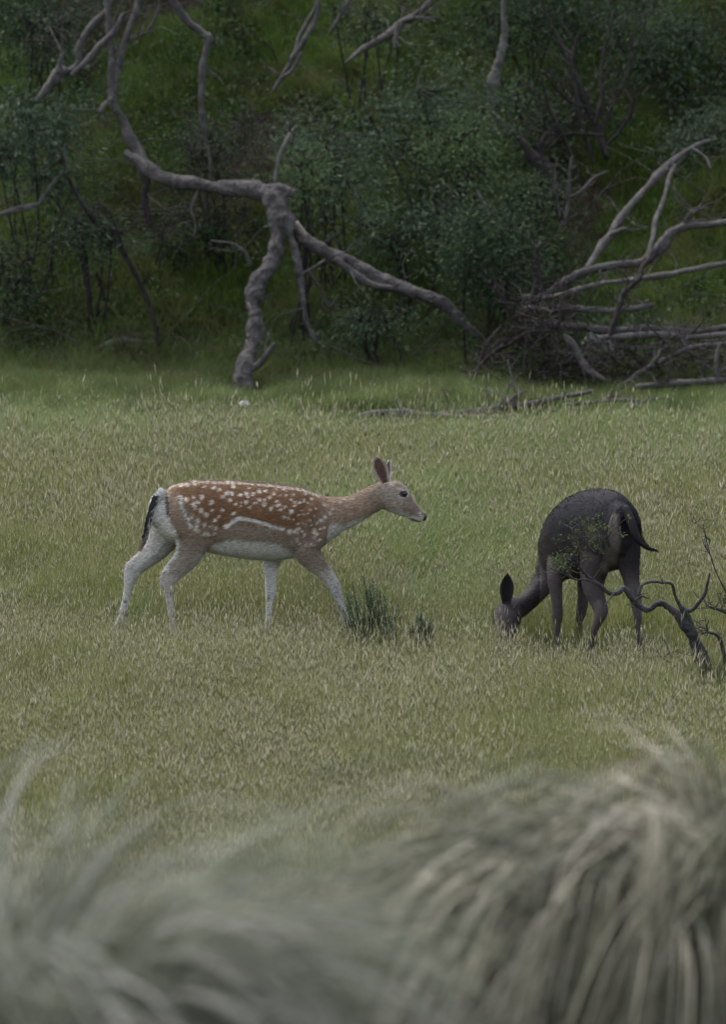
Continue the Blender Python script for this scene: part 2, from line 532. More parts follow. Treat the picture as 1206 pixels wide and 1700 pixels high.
def hoof_mesh(p, d):
    """cloven hoof: two wedges; p ankle point, d forward direction (unit, horizontal)"""
    a = Acc()
    d = np.array([d[0], d[1], 0.0]); s = np.array([-d[1], d[0], 0.0]); p = np.array(p)
    for k in (-1, 1):
        c0 = p + s * 0.011 * k
        prof = [(-0.018, 0.0), (-0.012, 0.045), (0.016, 0.045), (0.045, 0.004), (0.045, 0.0)]
        n = len(prof); V = []
        for q in (-0.010, 0.010):
            for (f_, z_) in prof: V.append(c0 + d * f_ + s * q + np.array([0, 0, z_]))
        T = []
        for i in range(1, n - 1): T += [(0, i, i + 1), (n, n + i + 1, n + i)]
        for i in range(n):
            j = (i + 1) % n
            T += [(i, j, n + j), (i, n + j, n + i)]
        a.add(np.array(V), np.array(T))
    return a.mesh('hoof', False)

def lerp3(a, b, t):
    return a * (1 - t[:, None]) + b * t[:, None]

def seg_dist(u, v, pts):
    """distance of (u,v) to a polyline"""
    best = np.full(u.shape, 1e9)
    for (x0, y0), (x1, y1) in zip(pts[:-1], pts[1:]):
        dx, dy = x1 - x0, y1 - y0
        t = np.clip(((u - x0) * dx + (v - y0) * dy) / (dx * dx + dy * dy), 0, 1)
        best = np.minimum(best, np.hypot(u - x0 - t * dx, v - y0 - t * dy))
    return best

def build_spotted():
    YC = 24.5; YAW = math.tan(R(10))
    def D(x, w=0.0):      # distance from the camera at profile position x, w metres towards the near side
        return YC + (x - 450) / 306.0 * YAW - w
    side = (math.sin(R(10)), -math.cos(R(10)), 0)
    acc = Acc()
    torso = [(271, 846, 33, .085), (280, 848, 43, .108), (296, 851, 50.5, .128), (330, 854, 58, .145), (370, 859, 62, .152), (420, 864, 65.5, .162),
             (460, 866, 64, .158), (500, 866, 58, .142), (524, 864, 47.5, .118), (545, 860, 36, .09)]
    limb(acc, [(x, y, D(x), h / 306, w) for x, y, h, w in torso], side, 5, egg=0.25)
    neck = [(505, 862, 48, .10), (535, 858, 36, .085), (562, 854, 29.5, .068), (585, 847, 25, .056), (606, 836, 22.5, .05), (625, 826, 22, .048), (642, 820, 22, .047)]
    limb(acc, [(x, y, D(x), h / 306, w) for x, y, h, w in neck], side, 5, egg=0.15)
    head = [(640, 815, 19, .045), (648, 820, 26, .056), (660, 829, 25.5, .060), (671, 838, 20.5, .050), (682, 846, 15.5, .036), (692, 853, 11.5, .027), (700, 857.5, 9, .023)]
    limb(acc, [(x, y, D(x), h / 306, w) for x, y, h, w in head], side, 5, egg=0.0)
    limb(acc, [(676, 852, D(676), .02, .026), (686, 859, D(686), .017, .022), (695, 864, D(695), .012, .016)], side, 4)   # lower jaw
    limb(acc, [(664, 815, D(664, .044), .018, .016), (674, 823, D(674, .040), .015, .014)], side, 4)        # brow
    # near hind leg
    def leg(pts):
        limb(acc, [(x, y, D(x, w), r / 306, rs) for x, y, w, r, rs in pts], side, 5)
    leg([(322, 842, .075, 38, .06), (318, 868, .085, 44, .07), (322, 893, .088, 31, .062), (314, 920, .09, 22, .046), (300, 938, .09, 18, .036), (285, 954, .09, 15.5, .03),
         (278, 967, .09, 13.5, .027), (281, 984, .09, 8.4, .020), (283, 1002, .09, 6.9, .017), (286, 1025, .09, 6.3, .016), (289, 1046, .09, 7.2, .018), (293, 1062, .09, 6.4, .016), (295, 1074, .09, 6.4, .017)])
    limb(acc, [(285, 948, D(285, .09), 8 / 306, .018), (268, 961, D(268, .09), 5 / 306, .013)], side, 4)          # point of the hock
    # far hind leg
    leg([(300, 850, -.07, 38, .06), (283, 872, -.08, 30, .06), (272, 895, -.085, 25, .05), (258, 914, -.085, 19, .042), (241, 929, -.085, 16, .033),
         (227, 941, -.085, 14.5, .03), (218, 955, -.085, 12.5, .026), (214, 972, -.085, 8, .020), (210, 992, -.085, 6.8, .017), (205, 1013, -.085, 6.6, .016), (199, 1033, -.085, 7.4, .018), (191, 1047, -.085, 7.5, .018), (186, 1057, -.085, 7.0, .018)])
    limb(acc, [(232, 928, D(232, -.085), 8 / 306, .018), (215, 938, D(215, -.085), 5 / 306, .013)], side, 4)
    # near fore leg
    leg([(515, 868, .075, 34, .045), (513, 892, .085, 28, .05), (508, 912, .088, 22, .044), (521, 929, .088, 18, .036), (537, 948, .088, 14, .03),
         (551, 967, .088, 11, .026), (557, 977, .088, 10.2, .025), (563, 993, .088, 6.8, .018), (569, 1012, .088, 5.6, .016), (576, 1033, .088, 5.6, .016), (584, 1052, .088, 7.2, .019), (594, 1068, .088, 6.6, .017)])
    # far fore leg
    leg([(478, 890, -.07, 26, .045), (462, 912, -.08, 19, .044), (451, 934, -.082, 13.5, .034), (450, 960, -.082, 10.5, .027), (450, 985, -.082, 9.2, .024),
         (448, 1000, -.082, 6.6, .018), (446, 1020, -.082, 5.5, .016), (444, 1040, -.082, 5.8, .017), (443, 1054, -.082, 7, .018), (445, 1066, -.082, 6.5, .017)])
    me = finish_body(acc, 0.0052, 9)
    co, no = mesh_co_no(me)
    # (relief) 
    # pattern coordinates: the animal's own profile, in units of 1/306 m
    px_per = F_PX / co[:, 1]
    u = 603 + co[:, 0] * px_per
    v = -150 + (CAM_Z - co[:, 2]) * px_per
    v = v - 0.0
    w = -(co[:, 1] - (YC + (u - 450) / 306 * YAW))            # metres to the near side
    dsp = np.zeros(len(co))
    for line, wd, am in (([(486, 896), (489, 872), (500, 848), (512, 832)], 6, -.007), ([(362, 908), (349, 896), (343, 872), (350, 846)], 6, -.007),
                         ([(545, 832), (552, 850), (553, 872), (546, 890)], 5, -.006), ([(300, 838), (320, 846), (338, 866)], 12, .006), ([(520, 845), (512, 868)], 10, .006),
                         ([(300, 905), (296, 890), (290, 872)], 5, -.004), ([(656, 842), (668, 848)], 4, .003), ([(662, 822), (680, 838)], 3, -.003), ([(640, 806), (637, 842)], 5, -.004)):
        dsp += am * np.exp(-(seg_dist(u, v, line) / wd) ** 2)
    for k in range(9):                                            # faint ribs
        x0 = 392 + k * 10
        dsp += .0014 * np.exp(-(seg_dist(u, v, [(x0 + 6, 830), (x0, 868), (x0 - 3, 895)]) / 2.6) ** 2)
    co = co + no * (dsp * (np.abs(no[:, 1]) > .2))[:, None]
    me.vertices.foreach_set('co', co.astype(np.float32).ravel()); me.update()
    def C(*a): return np.array(a)
    chest, tan_, grey, white = C(.165, .086, .041), C(.29, .205, .145), C(.25, .20, .152), C(.58, .57, .54)
    nrm = np.array([mnoise.noise(Vector(p * 9.0)) for p in co]) * 7 + np.array([mnoise.noise(Vector(p * 45.0)) for p in co]) * 3
    uu, vv = u + nrm * 0.9, v + nrm * 1.0
    col = np.tile(grey, (len(co), 1))
    # chestnut saddle: above the side line
    line_x = [240, 280, 300, 330, 350, 372, 385, 395, 425, 455, 475, 500, 525, 545, 560]
    line_y = [800, 812, 835, 862, 874, 876, 866, 863, 869, 877, 882, 880, 868, 842, 822]
    ly = np.interp(uu, line_x, line_y)
    t = sstep(14, -12, vv - ly + nrm * .6)
    t *= sstep(562, 530, uu) * sstep(268, 292, uu)
    col = lerp3(col, chest, np.clip(t, 0, 1))
    # shoulder and neck warmer tan
    t = sstep(520, 560, uu) * sstep(640, 600, uu)
    col = lerp3(col, tan_, t * 0.9)
    t = sstep(480, 520, uu) * sstep(915, 885, vv) * (1 - sstep(545, 560, uu)) * (vv > ly)
    col = lerp3(col, C(.235, .15, .105), np.clip(t * 0.7, 0, 1))
    # haunch tan-brown
    t = sstep(380, 340, uu) * sstep(270, 290, uu) * sstep(915, 880, vv) * (vv > ly)
    col = lerp3(col, C(.24, .165, .12), np.clip(t * 0.6, 0, 1))
    # dark dorsal line
    top = np.interp(u, [262, 290, 330, 400, 460, 500, 530, 550], [812, 800, 795, 797, 802, 808, 819, 826])
    t = sstep(4.5, 1.5, v - top) * sstep(268, 285, u) * sstep(548, 520, u)
    col = lerp3(col, C(.06, .03, .02), t)
    # white belly and brisket
    by = np.interp(uu, [335, 350, 380, 430, 465, 480, 500, 530], [925, 905, 898, 905, 903, 912, 935, 960])
    t = sstep(-4, 5, vv - by) * sstep(340, 356, uu) * sstep(535, 490, uu)
    col = lerp3(col, white, np.clip(t, 0, 1))
    # front of chest and throat
    ty = np.interp(uu, [540, 550, 570, 590, 610, 640, 655], [905, 874, 872, 864, 853, 848, 850])
    t = sstep(-5, 5, vv - ty) * sstep(538, 548, uu) * sstep(670, 640, uu)
    col = lerp3(col, white * .95, np.clip(t * .85, 0, 1))
    # legs: pale lower, white inner side
    lg = (vv > 920)
    t = sstep(900, 1000, vv) * (u < 360)
    col = lerp3(col, C(.42, .40, .37), np.clip(t, 0, 1) * .9)
    t = sstep(935, 975, vv) * (u > 400)
    col = lerp3(col, C(.46, .44, .42), np.clip(t, 0, 1) * .9)
    t = (w < -0.02) & (vv > 905) & (u > 400)                     # far fore leg
    col = np.where(t[:, None], white * .92, col)
    far_hind = (w < -0.0) & (u < 300)
    t = sstep(-.01, -.03, w) * (u < 302) * sstep(845, 870, v)
    col = lerp3(col, C(.45, .44, .42), np.clip(t, 0, 1) * .85)
    # near hind: tan outside down to hock, pale front edge
    ex = np.interp(vv, [905, 925, 945, 965], [352, 338, 318, 300])
    t = sstep(-12, 0, uu - ex) * (vv > 902) * (vv < 985) * (u < 362) * (w > 0)
    col = lerp3(col, white * .85, np.clip(t, 0, 1) * .8)
    # rump: white patch behind, black edge
    ex = np.interp(vv, [808, 830, 850, 880, 905, 925, 945], [274, 274, 279, 289, 298, 296, 278])
    back = sstep(2, -2.5, uu - ex) * (v > 806) * (v < 950)
    rumpw = back * (no[:, 0] < 0.15) * ((w > -0.06) | (v < 870))
    col = lerp3(col, white, np.clip(rumpw, 0, 1) * .92)
    t = sstep(3.2, 1.0, seg_dist(u, v, [(268, 812), (275, 822), (277, 845), (279, 856)])) * (w > -.03)
    col = lerp3(col, C(.03, .02, .02), t * .9)
    # side stripe and haunch stripe
    nz = nrm * 0.22
    d = seg_dist(u + nz, v + nz, [(374, 876), (383, 869), (392, 862), (400, 860), (428, 866), (452, 874), (470, 879)])
    col = lerp3(col, white * 1.02, sstep(4.0, 1.4, d) * .92)
    d = seg_dist(u, v, [(299, 823), (302, 843), (308, 858), (317, 876)])
    col = lerp3(col, white * .85, sstep(2.8, 1.2, d))
    # spots read off the flank
    zs = [(258, 187, 15), (306, 172, 10), (328, 203, 13), (358, 170, 13), (300, 215, 12), (310, 235, 12), (352, 253, 14), (386, 280, 15), (417, 203, 13), (420, 253, 9), (487, 250, 12),
          (293, 297, 9), (330, 318, 13), (372, 341, 13), (438, 316, 12), (463, 292, 9), (325, 375, 17), (322, 355, 12), (368, 402, 11), (395, 405, 12), (415, 350, 10), (440, 365, 11), (435, 400, 9), (505, 347, 9), (556, 271, 12),
          (515, 146, 10), (548, 146, 11), (533, 187, 11), (490, 168, 9), (470, 122, 9), (432, 110, 12), (374, 103, 10), (335, 85, 8), (311, 93, 8), (268, 96, 9), (230, 95, 11), (165, 98, 12), (400, 72, 7), (310, 68, 9),
          (600, 155, 10), (640, 148, 12), (681, 150, 10), (637, 200, 9), (658, 233, 9), (686, 208, 8), (648, 170, 6), (568, 212, 7), (720, 187, 8), (752, 217, 10), (752, 188, 7), (795, 238, 10), (785, 172, 11), (810, 148, 10), (720, 132, 11),
          (760, 130, 9), (828, 195, 9), (830, 222, 10), (847, 218, 10), (880, 232, 11), (886, 158, 11), (853, 157, 8), (918, 188, 9), (945, 222, 10), (945, 200, 8), (920, 260, 13), (852, 252, 8), (875, 295, 9), (903, 303, 9), (936, 155, 9),
          (975, 200, 9), (1000, 192, 9), (1026, 200, 7), (967, 280, 9), (995, 280, 9), (1027, 272, 8), (1040, 250, 8), (1070, 243, 8), (988, 250, 7), (910, 385, 17), (950, 388, 14), (968, 368, 12), (1003, 405, 10), (1012, 342, 8),
          (1062, 380, 13), (1066, 395, 11), (1060, 290, 8), (1108, 315, 13), (1130, 298, 12), (1127, 362, 9), (1068, 425, 10), (1100, 438, 8), (1012, 470, 10), (1040, 468, 10), (1063, 470, 9), (958, 440, 9), (975, 465, 8), (933, 313, 7),
          (556, 103, 9), (520, 75, 9), (545, 78, 7), (600, 80, 7), (655, 113, 7), (780, 97, 8), (830, 125, 7), (890, 130, 6), (1165, 275, 11), (1128, 222, 8), (700, 205, 5), (725, 255, 5), (600, 205, 5), (600, 225, 5), (1080, 330, 7),
          (1035, 315, 7), (990, 330, 6), (1100, 370, 7), (1085, 405, 8), (1045, 345, 6), (985, 385, 7), (960, 340, 7), (870, 120, 7), (900, 105, 6), (960, 118, 6), (1010, 150, 6), (990, 125, 6), (1050, 180, 7)]
    smask = np.zeros(len(co))
    rr = np.random.default_rng(5)
    for (a, b_, r_) in zs:
        cx, cy = 240 + a / 3.769, 780 + b_ / 3.769
        cy = cy
        rad = r_ / 3.769 * 1.08
        e = 1.0 + rr.uniform(-.15, .3)
        th = rr.uniform(-.6, .6)
        du, dv = u - cx, v - cy
        q = np.hypot((du * math.cos(th) + dv * math.sin(th)) * e, (-du * math.sin(th) + dv * math.cos(th)) / e ** .5)
        smask = np.maximum(smask, sstep(rad * 1.4, rad * 0.45, q + nrm * 0.16) * rr.uniform(.7, 1))
    on_flank = (np.abs(no[:, 1]) > 0.15) | (v < 815)
    col = lerp3(col, C(.70, .64, .56), np.clip(smask, 0, 1) * on_flank * .95)
    # row of white dashes just below the dorsal line
    t = sstep(2.4, 1.2, np.abs(v - top - 5.5)) * (np.sin(u * 0.75 + 2 * np.sin(u * .17)) > -0.35) * sstep(278, 284, u) * sstep(538, 530, u)
    col = lerp3(col, C(.56, .50, .43), t * .85)
    # faint neck spots
    for (a, b_, r_) in [(553, 845, 3), (539, 838, 3), (566, 834, 3), (587, 828, 2.6), (549, 852, 4)]:
        col = lerp3(col, C(.42, .35, .28), sstep(r_ * 1.4, r_ * .6, np.hypot(u - a, v - b_)) * .7)
    # dark nape line
    t = sstep(4, 1, seg_dist(u, v, [(540, 822), (560, 827), (590, 820), (618, 806), (636, 797)]))
    col = lerp3(col, C(.15, .085, .055), t * .7)
    # head
    hd = u > 636
    col = lerp3(col, C(.295, .245, .20), sstep(628, 645, u))
    t = sstep(636, 622, u); 
    dj = (v - np.interp(u, [640, 655, 665, 680, 695, 705], [850, 846, 848, 856, 860, 866]))
    col = lerp3(col, white * .85, sstep(-5, 3, dj) * hd)
    dn = (v - np.interp(u, [640, 655, 670, 690, 705], [796, 797, 812, 836, 850]))
    col = lerp3(col, C(.20, .15, .12), sstep(13, 2, dn) * hd * (u > 650) * .75)
    col = lerp3(col, C(.20, .15, .115), sstep(9, 3, seg_dist(u, v, [(676, 842), (690, 848)])) * hd * .7)
    col = lerp3(col, C(.50, .47, .43), sstep(9.5, 6.5, np.hypot((u - 671) * .9, v - 820)) * hd * .75)
    col = lerp3(col, C(.05, .04, .035), sstep(6.5, 4.8, np.hypot((u - 671) * .85, v - 819.5)) * hd)
    col = lerp3(col, C(.07, .055, .05), sstep(2.0, 1.0, seg_dist(u, v, [(683, 861.5), (692, 864), (699, 866.5)])) * hd * .9)
    col = lerp3(col, white * .9, sstep(2.6, 1.4, seg_dist(u, v, [(699, 851), (701, 862), (694, 861)])) * hd * .7)
    # leg markings
    sp = sstep(0.25, 0.6, np.array([mnoise.noise(Vector((p[0] * 40, p[1] * 40, p[2] * 26))) for p in co]))
    col = lerp3(col, C(.20, .16, .13), sp * sstep(960, 1000, v) * .7)
    set_coat(me, col)
    root = empty('fallow_deer', (P(395, 1075, 24.45).x, 24.45, 0.0),
                 'chestnut white-spotted deer walking right through the grass with head held level', 'deer')
    body = link('body', me, M['coat'], root)
    def flow(p):
        f = np.zeros_like(p); f[:, 0] = -1; f[:, 2] = -0.35
        low = p[:, 2] < 0.42
        f[low] = (0.0, 0, -1)
        return f
    def length(p):
        L = np.full(len(p), 0.018)
        L[p[:, 2] < 0.42] = 0.005
        L[p[:, 0] > 0.11] = 0.008
        L[(p[:, 0] > -0.2) & (p[:, 0] < 0.1)] = 0.015
        return L
    fm = fur_mesh(me, col, 120000, length, flow, 3, var=.27)
    f = link('fur', fm, M['coat'], root); tag(f, kind='stuff')
    # tail
    a = Acc()
    limb(a, [(268, 816, D(262, .05), .018, .020), (260, 829, D(256, .05), .020, .024), (253, 848, D(249, .05), .018, .024), (247, 868, D(244, .05), .014, .018), (243, 884, D(241, .05), .008, .010), (236, 897, D(234, .05), .004, .006)], side, 5)
    tm = a.mesh('tail', True)
    tc_, tn_ = mesh_co_no(tm)
    k = np.abs(tc_ @ np.array([math.cos(0.2), 0, -math.sin(0.2)]))
    tu = 603 + tc_[:, 0] * F_PX / tc_[:, 1]; tv = -150 + (CAM_Z - tc_[:, 2]) * F_PX / tc_[:, 1]
    cx = np.interp(tv, [812, 829, 848, 868, 884, 905], [268, 260, 253, 247, 243, 232])
    tc2 = np.where((tu - cx > -1.5 + 2.2 * np.sin(tv * .8 + tu))[:, None], np.array([.50, .48, .46]), np.array([.035, .032, .038]))
    tc2 = np.where((tv < 822)[:, None], np.array([.6, .6, .58]), tc2)
    tc2 = np.where(((tv > 893))[:, None], np.array([.3, .24, .18]), tc2)
    set_coat(tm, tc2)
    tl = link('tail', tm, M['coat'], root)
    rng = np.random.default_rng(8)
    n = 5000; i = rng.integers(0, len(tc_), n)
    pos = tc_[i] + rng.normal(0, .003, (n, 3))
    dr = np.array([-.22, 0, -1.0]) + rng.normal(0, .09, (n, 3)) + tn_[i] * .12
    L = rng.uniform(.03, .07, (n, 1)) * np.where(pos[:, 2:3] > 0.72, .6, 1)
    V = np.stack([pos - [.0014, 0, 0], pos + [.0014, 0, 0], pos + dr * L], 1).reshape(-1, 3)
    hm = np_mesh('tail_hair', V, np.arange(n * 3).reshape(-1, 3), False, cols=np.repeat(tc2[i] * rng.uniform(.6, 1.3, (n, 1)), 3, axis=0))
    h = link('tail_hair', hm, M['coat'], tl); h.matrix_parent_inverse = Matrix(); tag(h, kind='stuff')
    h.matrix_parent_inverse = Matrix.Identity(4)
    # ears
    b0 = P(641, 803, D(641, .040)); t0 = P(624, 758, D(626, .075))
    e = link('ear', ear_mesh(b0, t0, (0.15, -1, 0.1), 0.042, .016, (.11, .06, .052), (.5, .46, .42), (.26, .2, .16)), M['coat'], root)
    b1 = P(645, 802, D(645, -.035)); t1 = P(647, 763, D(645, -.07))
    e = link('ear', ear_mesh(b1, t1, (0.8, -0.5, 0.1), 0.030, .016, (.13, .06, .048), (.6, .57, .52), (.42, .38, .33)), M['coat'], root)
    for w_, yy in ((.047, 819.5), (-.047, 819.5)):
        c = P(671, yy, D(671, w_))
        link('eye', ball_mesh('eye', c, .018, 1.2, .75, .85), M['eye'], root)
    c = P(704.5, 858, D(704))
    link('nose', ball_mesh('nose', c, .016, .9, 1.1, 1.15), M['nose'], root)
    for (x, y, w_, yw) in ((295, 1074, .09, 0), (186, 1057, -.085, 0), (596, 1070, .088, 0), (445, 1067, -.082, 0)):
        q = P(x, y, D(x, w_)); 
        link('hoof', hoof_mesh((q.x, q.y, q.z - .035), (math.cos(R(10)), math.sin(R(10)))), M['hoof'], root)
    return root
build_spotted()

def build_dark():
    a65 = R(66)
    fwd = np.array([-math.cos(a65), math.sin(a65), 0]); side = (-math.sin(a65), -math.cos(a65), 0)
    acc = Acc()
    limb(acc, [(1032, 880, 23.56, .15, .10), (1026, 880, 23.62, .19, .135), (1012, 880, 23.74, .215, .16), (988, 882, 23.93, .225, .172), (962, 890, 24.12, .222, .168),
               (940, 902, 24.28, .20, .14), (928, 916, 24.38, .165, .115)], side, 5, egg=0.22)
    limb(acc, [(938, 905, 24.3, .16, .10), (922, 935, 24.4, .125, .082), (906, 962, 24.42, .092, .066), (890, 984, 24.38, .075, .056), (872, 1002, 24.32, .066, .052), (856, 1014, 24.25, .062, .05)], side, 5, egg=0.1)
    hs_ = (1.0, 0.25, 0)
    limb(acc, [(858, 1006, 24.3, .05, .055), (848, 1012, 24.22, .06, .066), (842, 1028, 24.14, .064, .078), (838, 1046, 24.08, .052, .064), (834, 1062, 24.03, .038, .046), (831, 1076, 24.0, .03, .036)], hs_, 5)
    def leg(pts): limb(acc, pts, side, 5)
    leg([(948, 872, 24.24, .10, .05), (934, 905, 24.18, .11, .055), (925, 932, 24.12, .08, .05), (922, 958, 24.06, .052, .042), (924, 985, 24.04, .037, .032), (926, 1008, 24.03, .03, .028), (926, 1024, 24.03, .03, .029), (926, 1040, 24.03, .020, .018), (925, 1066, 24.03, .016, .016), (924, 1086, 24.02, .021, .021), (923, 1097, 24.0, .018, .019)])
    leg([(975, 930, 24.36, .09, .05), (972, 965, 24.36, .055, .04), (969, 995, 24.36, .036, .03), (965, 1020, 24.38, .029, .027), (962, 1038, 24.38, .02, .02), (961, 1058, 24.38, .018, .018), (961, 1072, 24.36, .019, .019), (961, 1080, 24.35, .017, .018)])
    leg([(1004, 868, 23.76, .13, .06), (998, 895, 23.72, .155, .07), (990, 928, 23.70, .125, .068), (985, 957, 23.70, .095, .06), (987, 980, 23.68, .066, .05), (994, 1000, 23.66, .05, .04), (999, 1016, 23.62, .046, .034), (993, 1032, 23.62, .028, .024), (987, 1050, 23.64, .021, .019), (982, 1072, 23.68, .02, .02), (978, 1092, 23.72, .022, .021), (975, 1106, 23.74, .019, .019)])
    leg([(1036, 888, 23.62, .14, .07), (1041, 918, 23.58, .115, .06), (1046, 945, 23.56, .078, .045), (1050, 968, 23.54, .055, .036), (1055, 990, 23.50, .042, .032), (1058, 1010, 23.48, .031, .025), (1060, 1030, 23.47, .022, .020), (1062, 1060, 23.48, .02, .02), (1064, 1092, 23.5, .021, .021), (1064, 1116, 23.52, .019, .019)])
    me = finish_body(acc, 0.0055, 12)
    co, no = mesh_co_no(me)
    def C(*a): return np.array(a)
    z = co[:, 2]
    nz1 = np.array([mnoise.noise(Vector(p * 6.0)) for p in co])
    col = np.tile(C(.012, .011, .014), (len(co), 1))
    back = sstep(.58, .80, z + nz1 * .05)
    col = lerp3(C(.036, .031, .030) + 0 * col, C(.0070, .0072, .0120), back)
    # lighter flanks and legs
    t = sstep(.62, .40, z + nz1 * .04)
    col = lerp3(col, C(.095, .078, .072), t)
    hu = 603 + co[:, 0] * F_PX / co[:, 1]; hv = -150 + (CAM_Z - z) * F_PX / co[:, 1]
    rearw = np.clip(-(no @ fwd), 0, 1)
    t = sstep(16, 7, seg_dist(hu, hv, [(1020, 862), (1023, 900), (1015, 945)])) * (rearw > .2) * (co[:, 1] < 23.9)
    col = lerp3(col, C(.15, .13, .11), t * .85)
    t = sstep(7, 2, seg_dist(hu, hv, [(1010, 850), (1005, 900), (1003, 930)])) * (co[:, 1] < 23.9)
    col = lerp3(col, C(.012, .011, .013), t * .8)
    t = sstep(45, 20, np.hypot(hu - 985, hv - 905))
    col = lerp3(col, C(.07, .056, .048), t * .6 * (co[:, 1] < 24.2))
    t = (hu < 900) & (hv > 940)
    col = np.where(t[:, None], C(.03, .026, .026) * (1 + nz1[:, None] * .3), col)
    t = (hu < 875) & (hv > 1015)
    col = np.where(t[:, None], C(.042, .037, .036), col)
    col = col * np.array([.78, .78, .86])
    set_coat(me, col)
    root = empty('fallow_deer', (P(990, 1100, 23.8).x, 23.8, 0.0), 'dark charcoal deer grazing head down, seen from behind', 'deer')
    link('body', me, M['coat_dark'], root)
    def flow(p):
        f = np.tile(-fwd, (len(p), 1)); f[:, 2] = -.5
        f[p[:, 2] < .42] = (0, 0, -1)
        return f
    fm = fur_mesh(me, col, 60000, lambda p: np.full(len(p), .010), flow, 4, var=.15)
    tag(link('fur', fm, M['coat_dark'], root), kind='stuff')
    a = Acc()
    limb(a, [(1040, 846, 23.47, .022, .03), (1049, 866, 23.42, .024, .030), (1056, 886, 23.38, .022, .026), (1065, 900, 23.35, .014, .017), (1075, 908, 23.33, .007, .009), (1084, 911, 23.32, .003, .004)], (0.3, -1, 0), 5)
    tm = a.mesh('tail', True); cc, nn = mesh_co_no(tm)
    set_coat(tm, np.tile(C(.010, .009, .011), (len(cc), 1)))
    tl = link('tail', tm, M['coat_dark'], root)
    rng = np.random.default_rng(9); n = 1500; i = rng.integers(0, len(cc), n)
    pos = cc[i]; k = np.clip((hv.min() * 0 + pos[:, 0:1] - cc[:, 0].min()) / np.ptp(cc[:, 0]), 0, 1)
    dr = np.concatenate([.35 + k * .6, 0 * k, -1 + k * .55], 1) + rng.normal(0, .1, (n, 3))
    V = np.stack([pos - [.0013, 0, 0], pos + [.0013, 0, 0], pos + dr * rng.uniform(.02, .04, (n, 1))], 1).reshape(-1, 3)
    h = link('tail_hair', np_mesh('tail_hair', V, np.arange(n * 3).reshape(-1, 3), False, cols=np.tile(C(.01, .009, .011), (n * 3, 1))), M['coat_dark'], tl)
    h.matrix_parent_inverse = Matrix.Identity(4); tag(h, kind='stuff')
    link('ear', ear_mesh(P(841, 1006, 24.17), P(843, 952, 24.18), (-.15, -1, .05), .037, .02, (.012, .010, .011), (.03, .026, .026), (.02, .018, .02)), M['coat_dark'], root)
    link('ear', ear_mesh(P(866, 1010, 24.36), P(868, 992, 24.52), (.9, .5, .05), .033, .018, (.012, .010, .011), (.03, .026, .026), (.02, .018, .02)), M['coat_dark'], root)
    link('eye', ball_mesh('eye', P(824, 1028, 24.12), .011), M['eye'], root)
    link('eye', ball_mesh('eye', P(860, 1031, 24.13), .011), M['eye'], root)
    link('nose', ball_mesh('nose', P(829, 1081, 23.98), .022), M['nose'], root)
    for (x, y, Y) in ((923, 1097, 24.0), (961, 1080, 24.35), (975, 1106, 23.74), (1064, 1116, 23.52)):
        q = P(x, y, Y); link('hoof', hoof_mesh((q.x, q.y, max(0.0, q.z - .035)), (fwd[0], fwd[1])), M['hoof'], root)
    return root
build_dark()
#=====STAGE1

# ------------------------------------------------------------------ branches and trunks
def px(pts, jit=0.0):
    """(x, y, r_px, Y) -> world rows (x, y, z, r)"""
    out = []
    for x, y, r, Y in pts:
        q = P(x, y, Y)
        out.append((q.x, q.y, q.z, r * (0.72 if r < 11 else 0.88) * Y / F_PX))
    return np.array(out)

def rows_Y(pts, Y0, Y1=None):
    n = len(pts)
    return [(p[0], p[1], p[2], p[3] if len(p) > 3 else (Y0 + ((Y1 if Y1 is not None else Y0) - Y0) * i / max(1, n - 1))) for i, p in enumerate(pts)]

def tube(acc, W, sub=4, rough=0.10, nseg=10, seed=0, wob=0.14):
    rng = np.random.default_rng(seed)
    S = catmull(W, sub)
    n = len(S)
    r = np.maximum(S[:, 3], 0.002)
    k = rng.normal(0, 1, (n, 3)); k = (k + np.roll(k, 1, 0) + np.roll(k, -1, 0)) / 3
    S[1:-1, :3] += k[1:-1] * r[1:-1, None] * wob
    e = rng.normal(0, 1, n); e = (e + .8 * np.roll(e, 1) + .8 * np.roll(e, -1)) / 1.5
    r = r * (1 + e * rough * .8)
    V, Fq, T = sweep_arrays(S[:, :3], r, r * (1 + rng.normal(0, rough * .5, n)), (0.3, -1, 0.15), nseg)
    d = 1 + rng.normal(0, rough * 0.7, len(V))
    tri = np.vstack([quads_to_tris(Fq), T])
    cc = np.repeat(np.vstack([S[:1, :3]] * 2 + [S[:, :3]] + [S[-1:, :3]] * 2), nseg, axis=0)
    V[:len(cc)] = cc + (V[:len(cc)] - cc) * d[:len(cc), None]
    acc.add(V, tri)
    return S

def twigs(acc, S, count, length, rng, r0=0.006, droop=0.0, levels=2, spread=1.0, lo=0.2):
    """thin side twigs off a sampled centreline S; returns tips"""
    tips = []
    for _ in range(count):
        i = int(rng.uniform(lo, 1.0) * (len(S) - 1))
        p = S[i, :3].copy()
        d = rng.normal(0, 1, 3) * spread
        d[2] = abs(d[2]) * .6 - droop
        if i + 1 < len(S): d += (S[i + 1, :3] - S[i, :3]) / (np.linalg.norm(S[i + 1, :3] - S[i, :3]) + 1e-6) * .8
        d /= np.linalg.norm(d)
        L = length * rng.uniform(.4, 1.2)
        W = [(*p, r0)]
        q = p.copy(); n = 4
        for j in range(n):
            d = d + rng.normal(0, .28, 3); d /= np.linalg.norm(d)
            q = q + d * L / n
            W.append((*q, r0 * (1 - .8 * (j + 1) / n)))
        W = np.array(W)
        tube(acc, W, 2, .05, 5, int(rng.integers(1e6)), .1)
        tips.append(q.copy())
        if levels > 1:
            tips += twigs(acc, catmull(W, 2), 2, length * .5, rng, r0 * .55, droop, levels - 1, spread)
    return tips

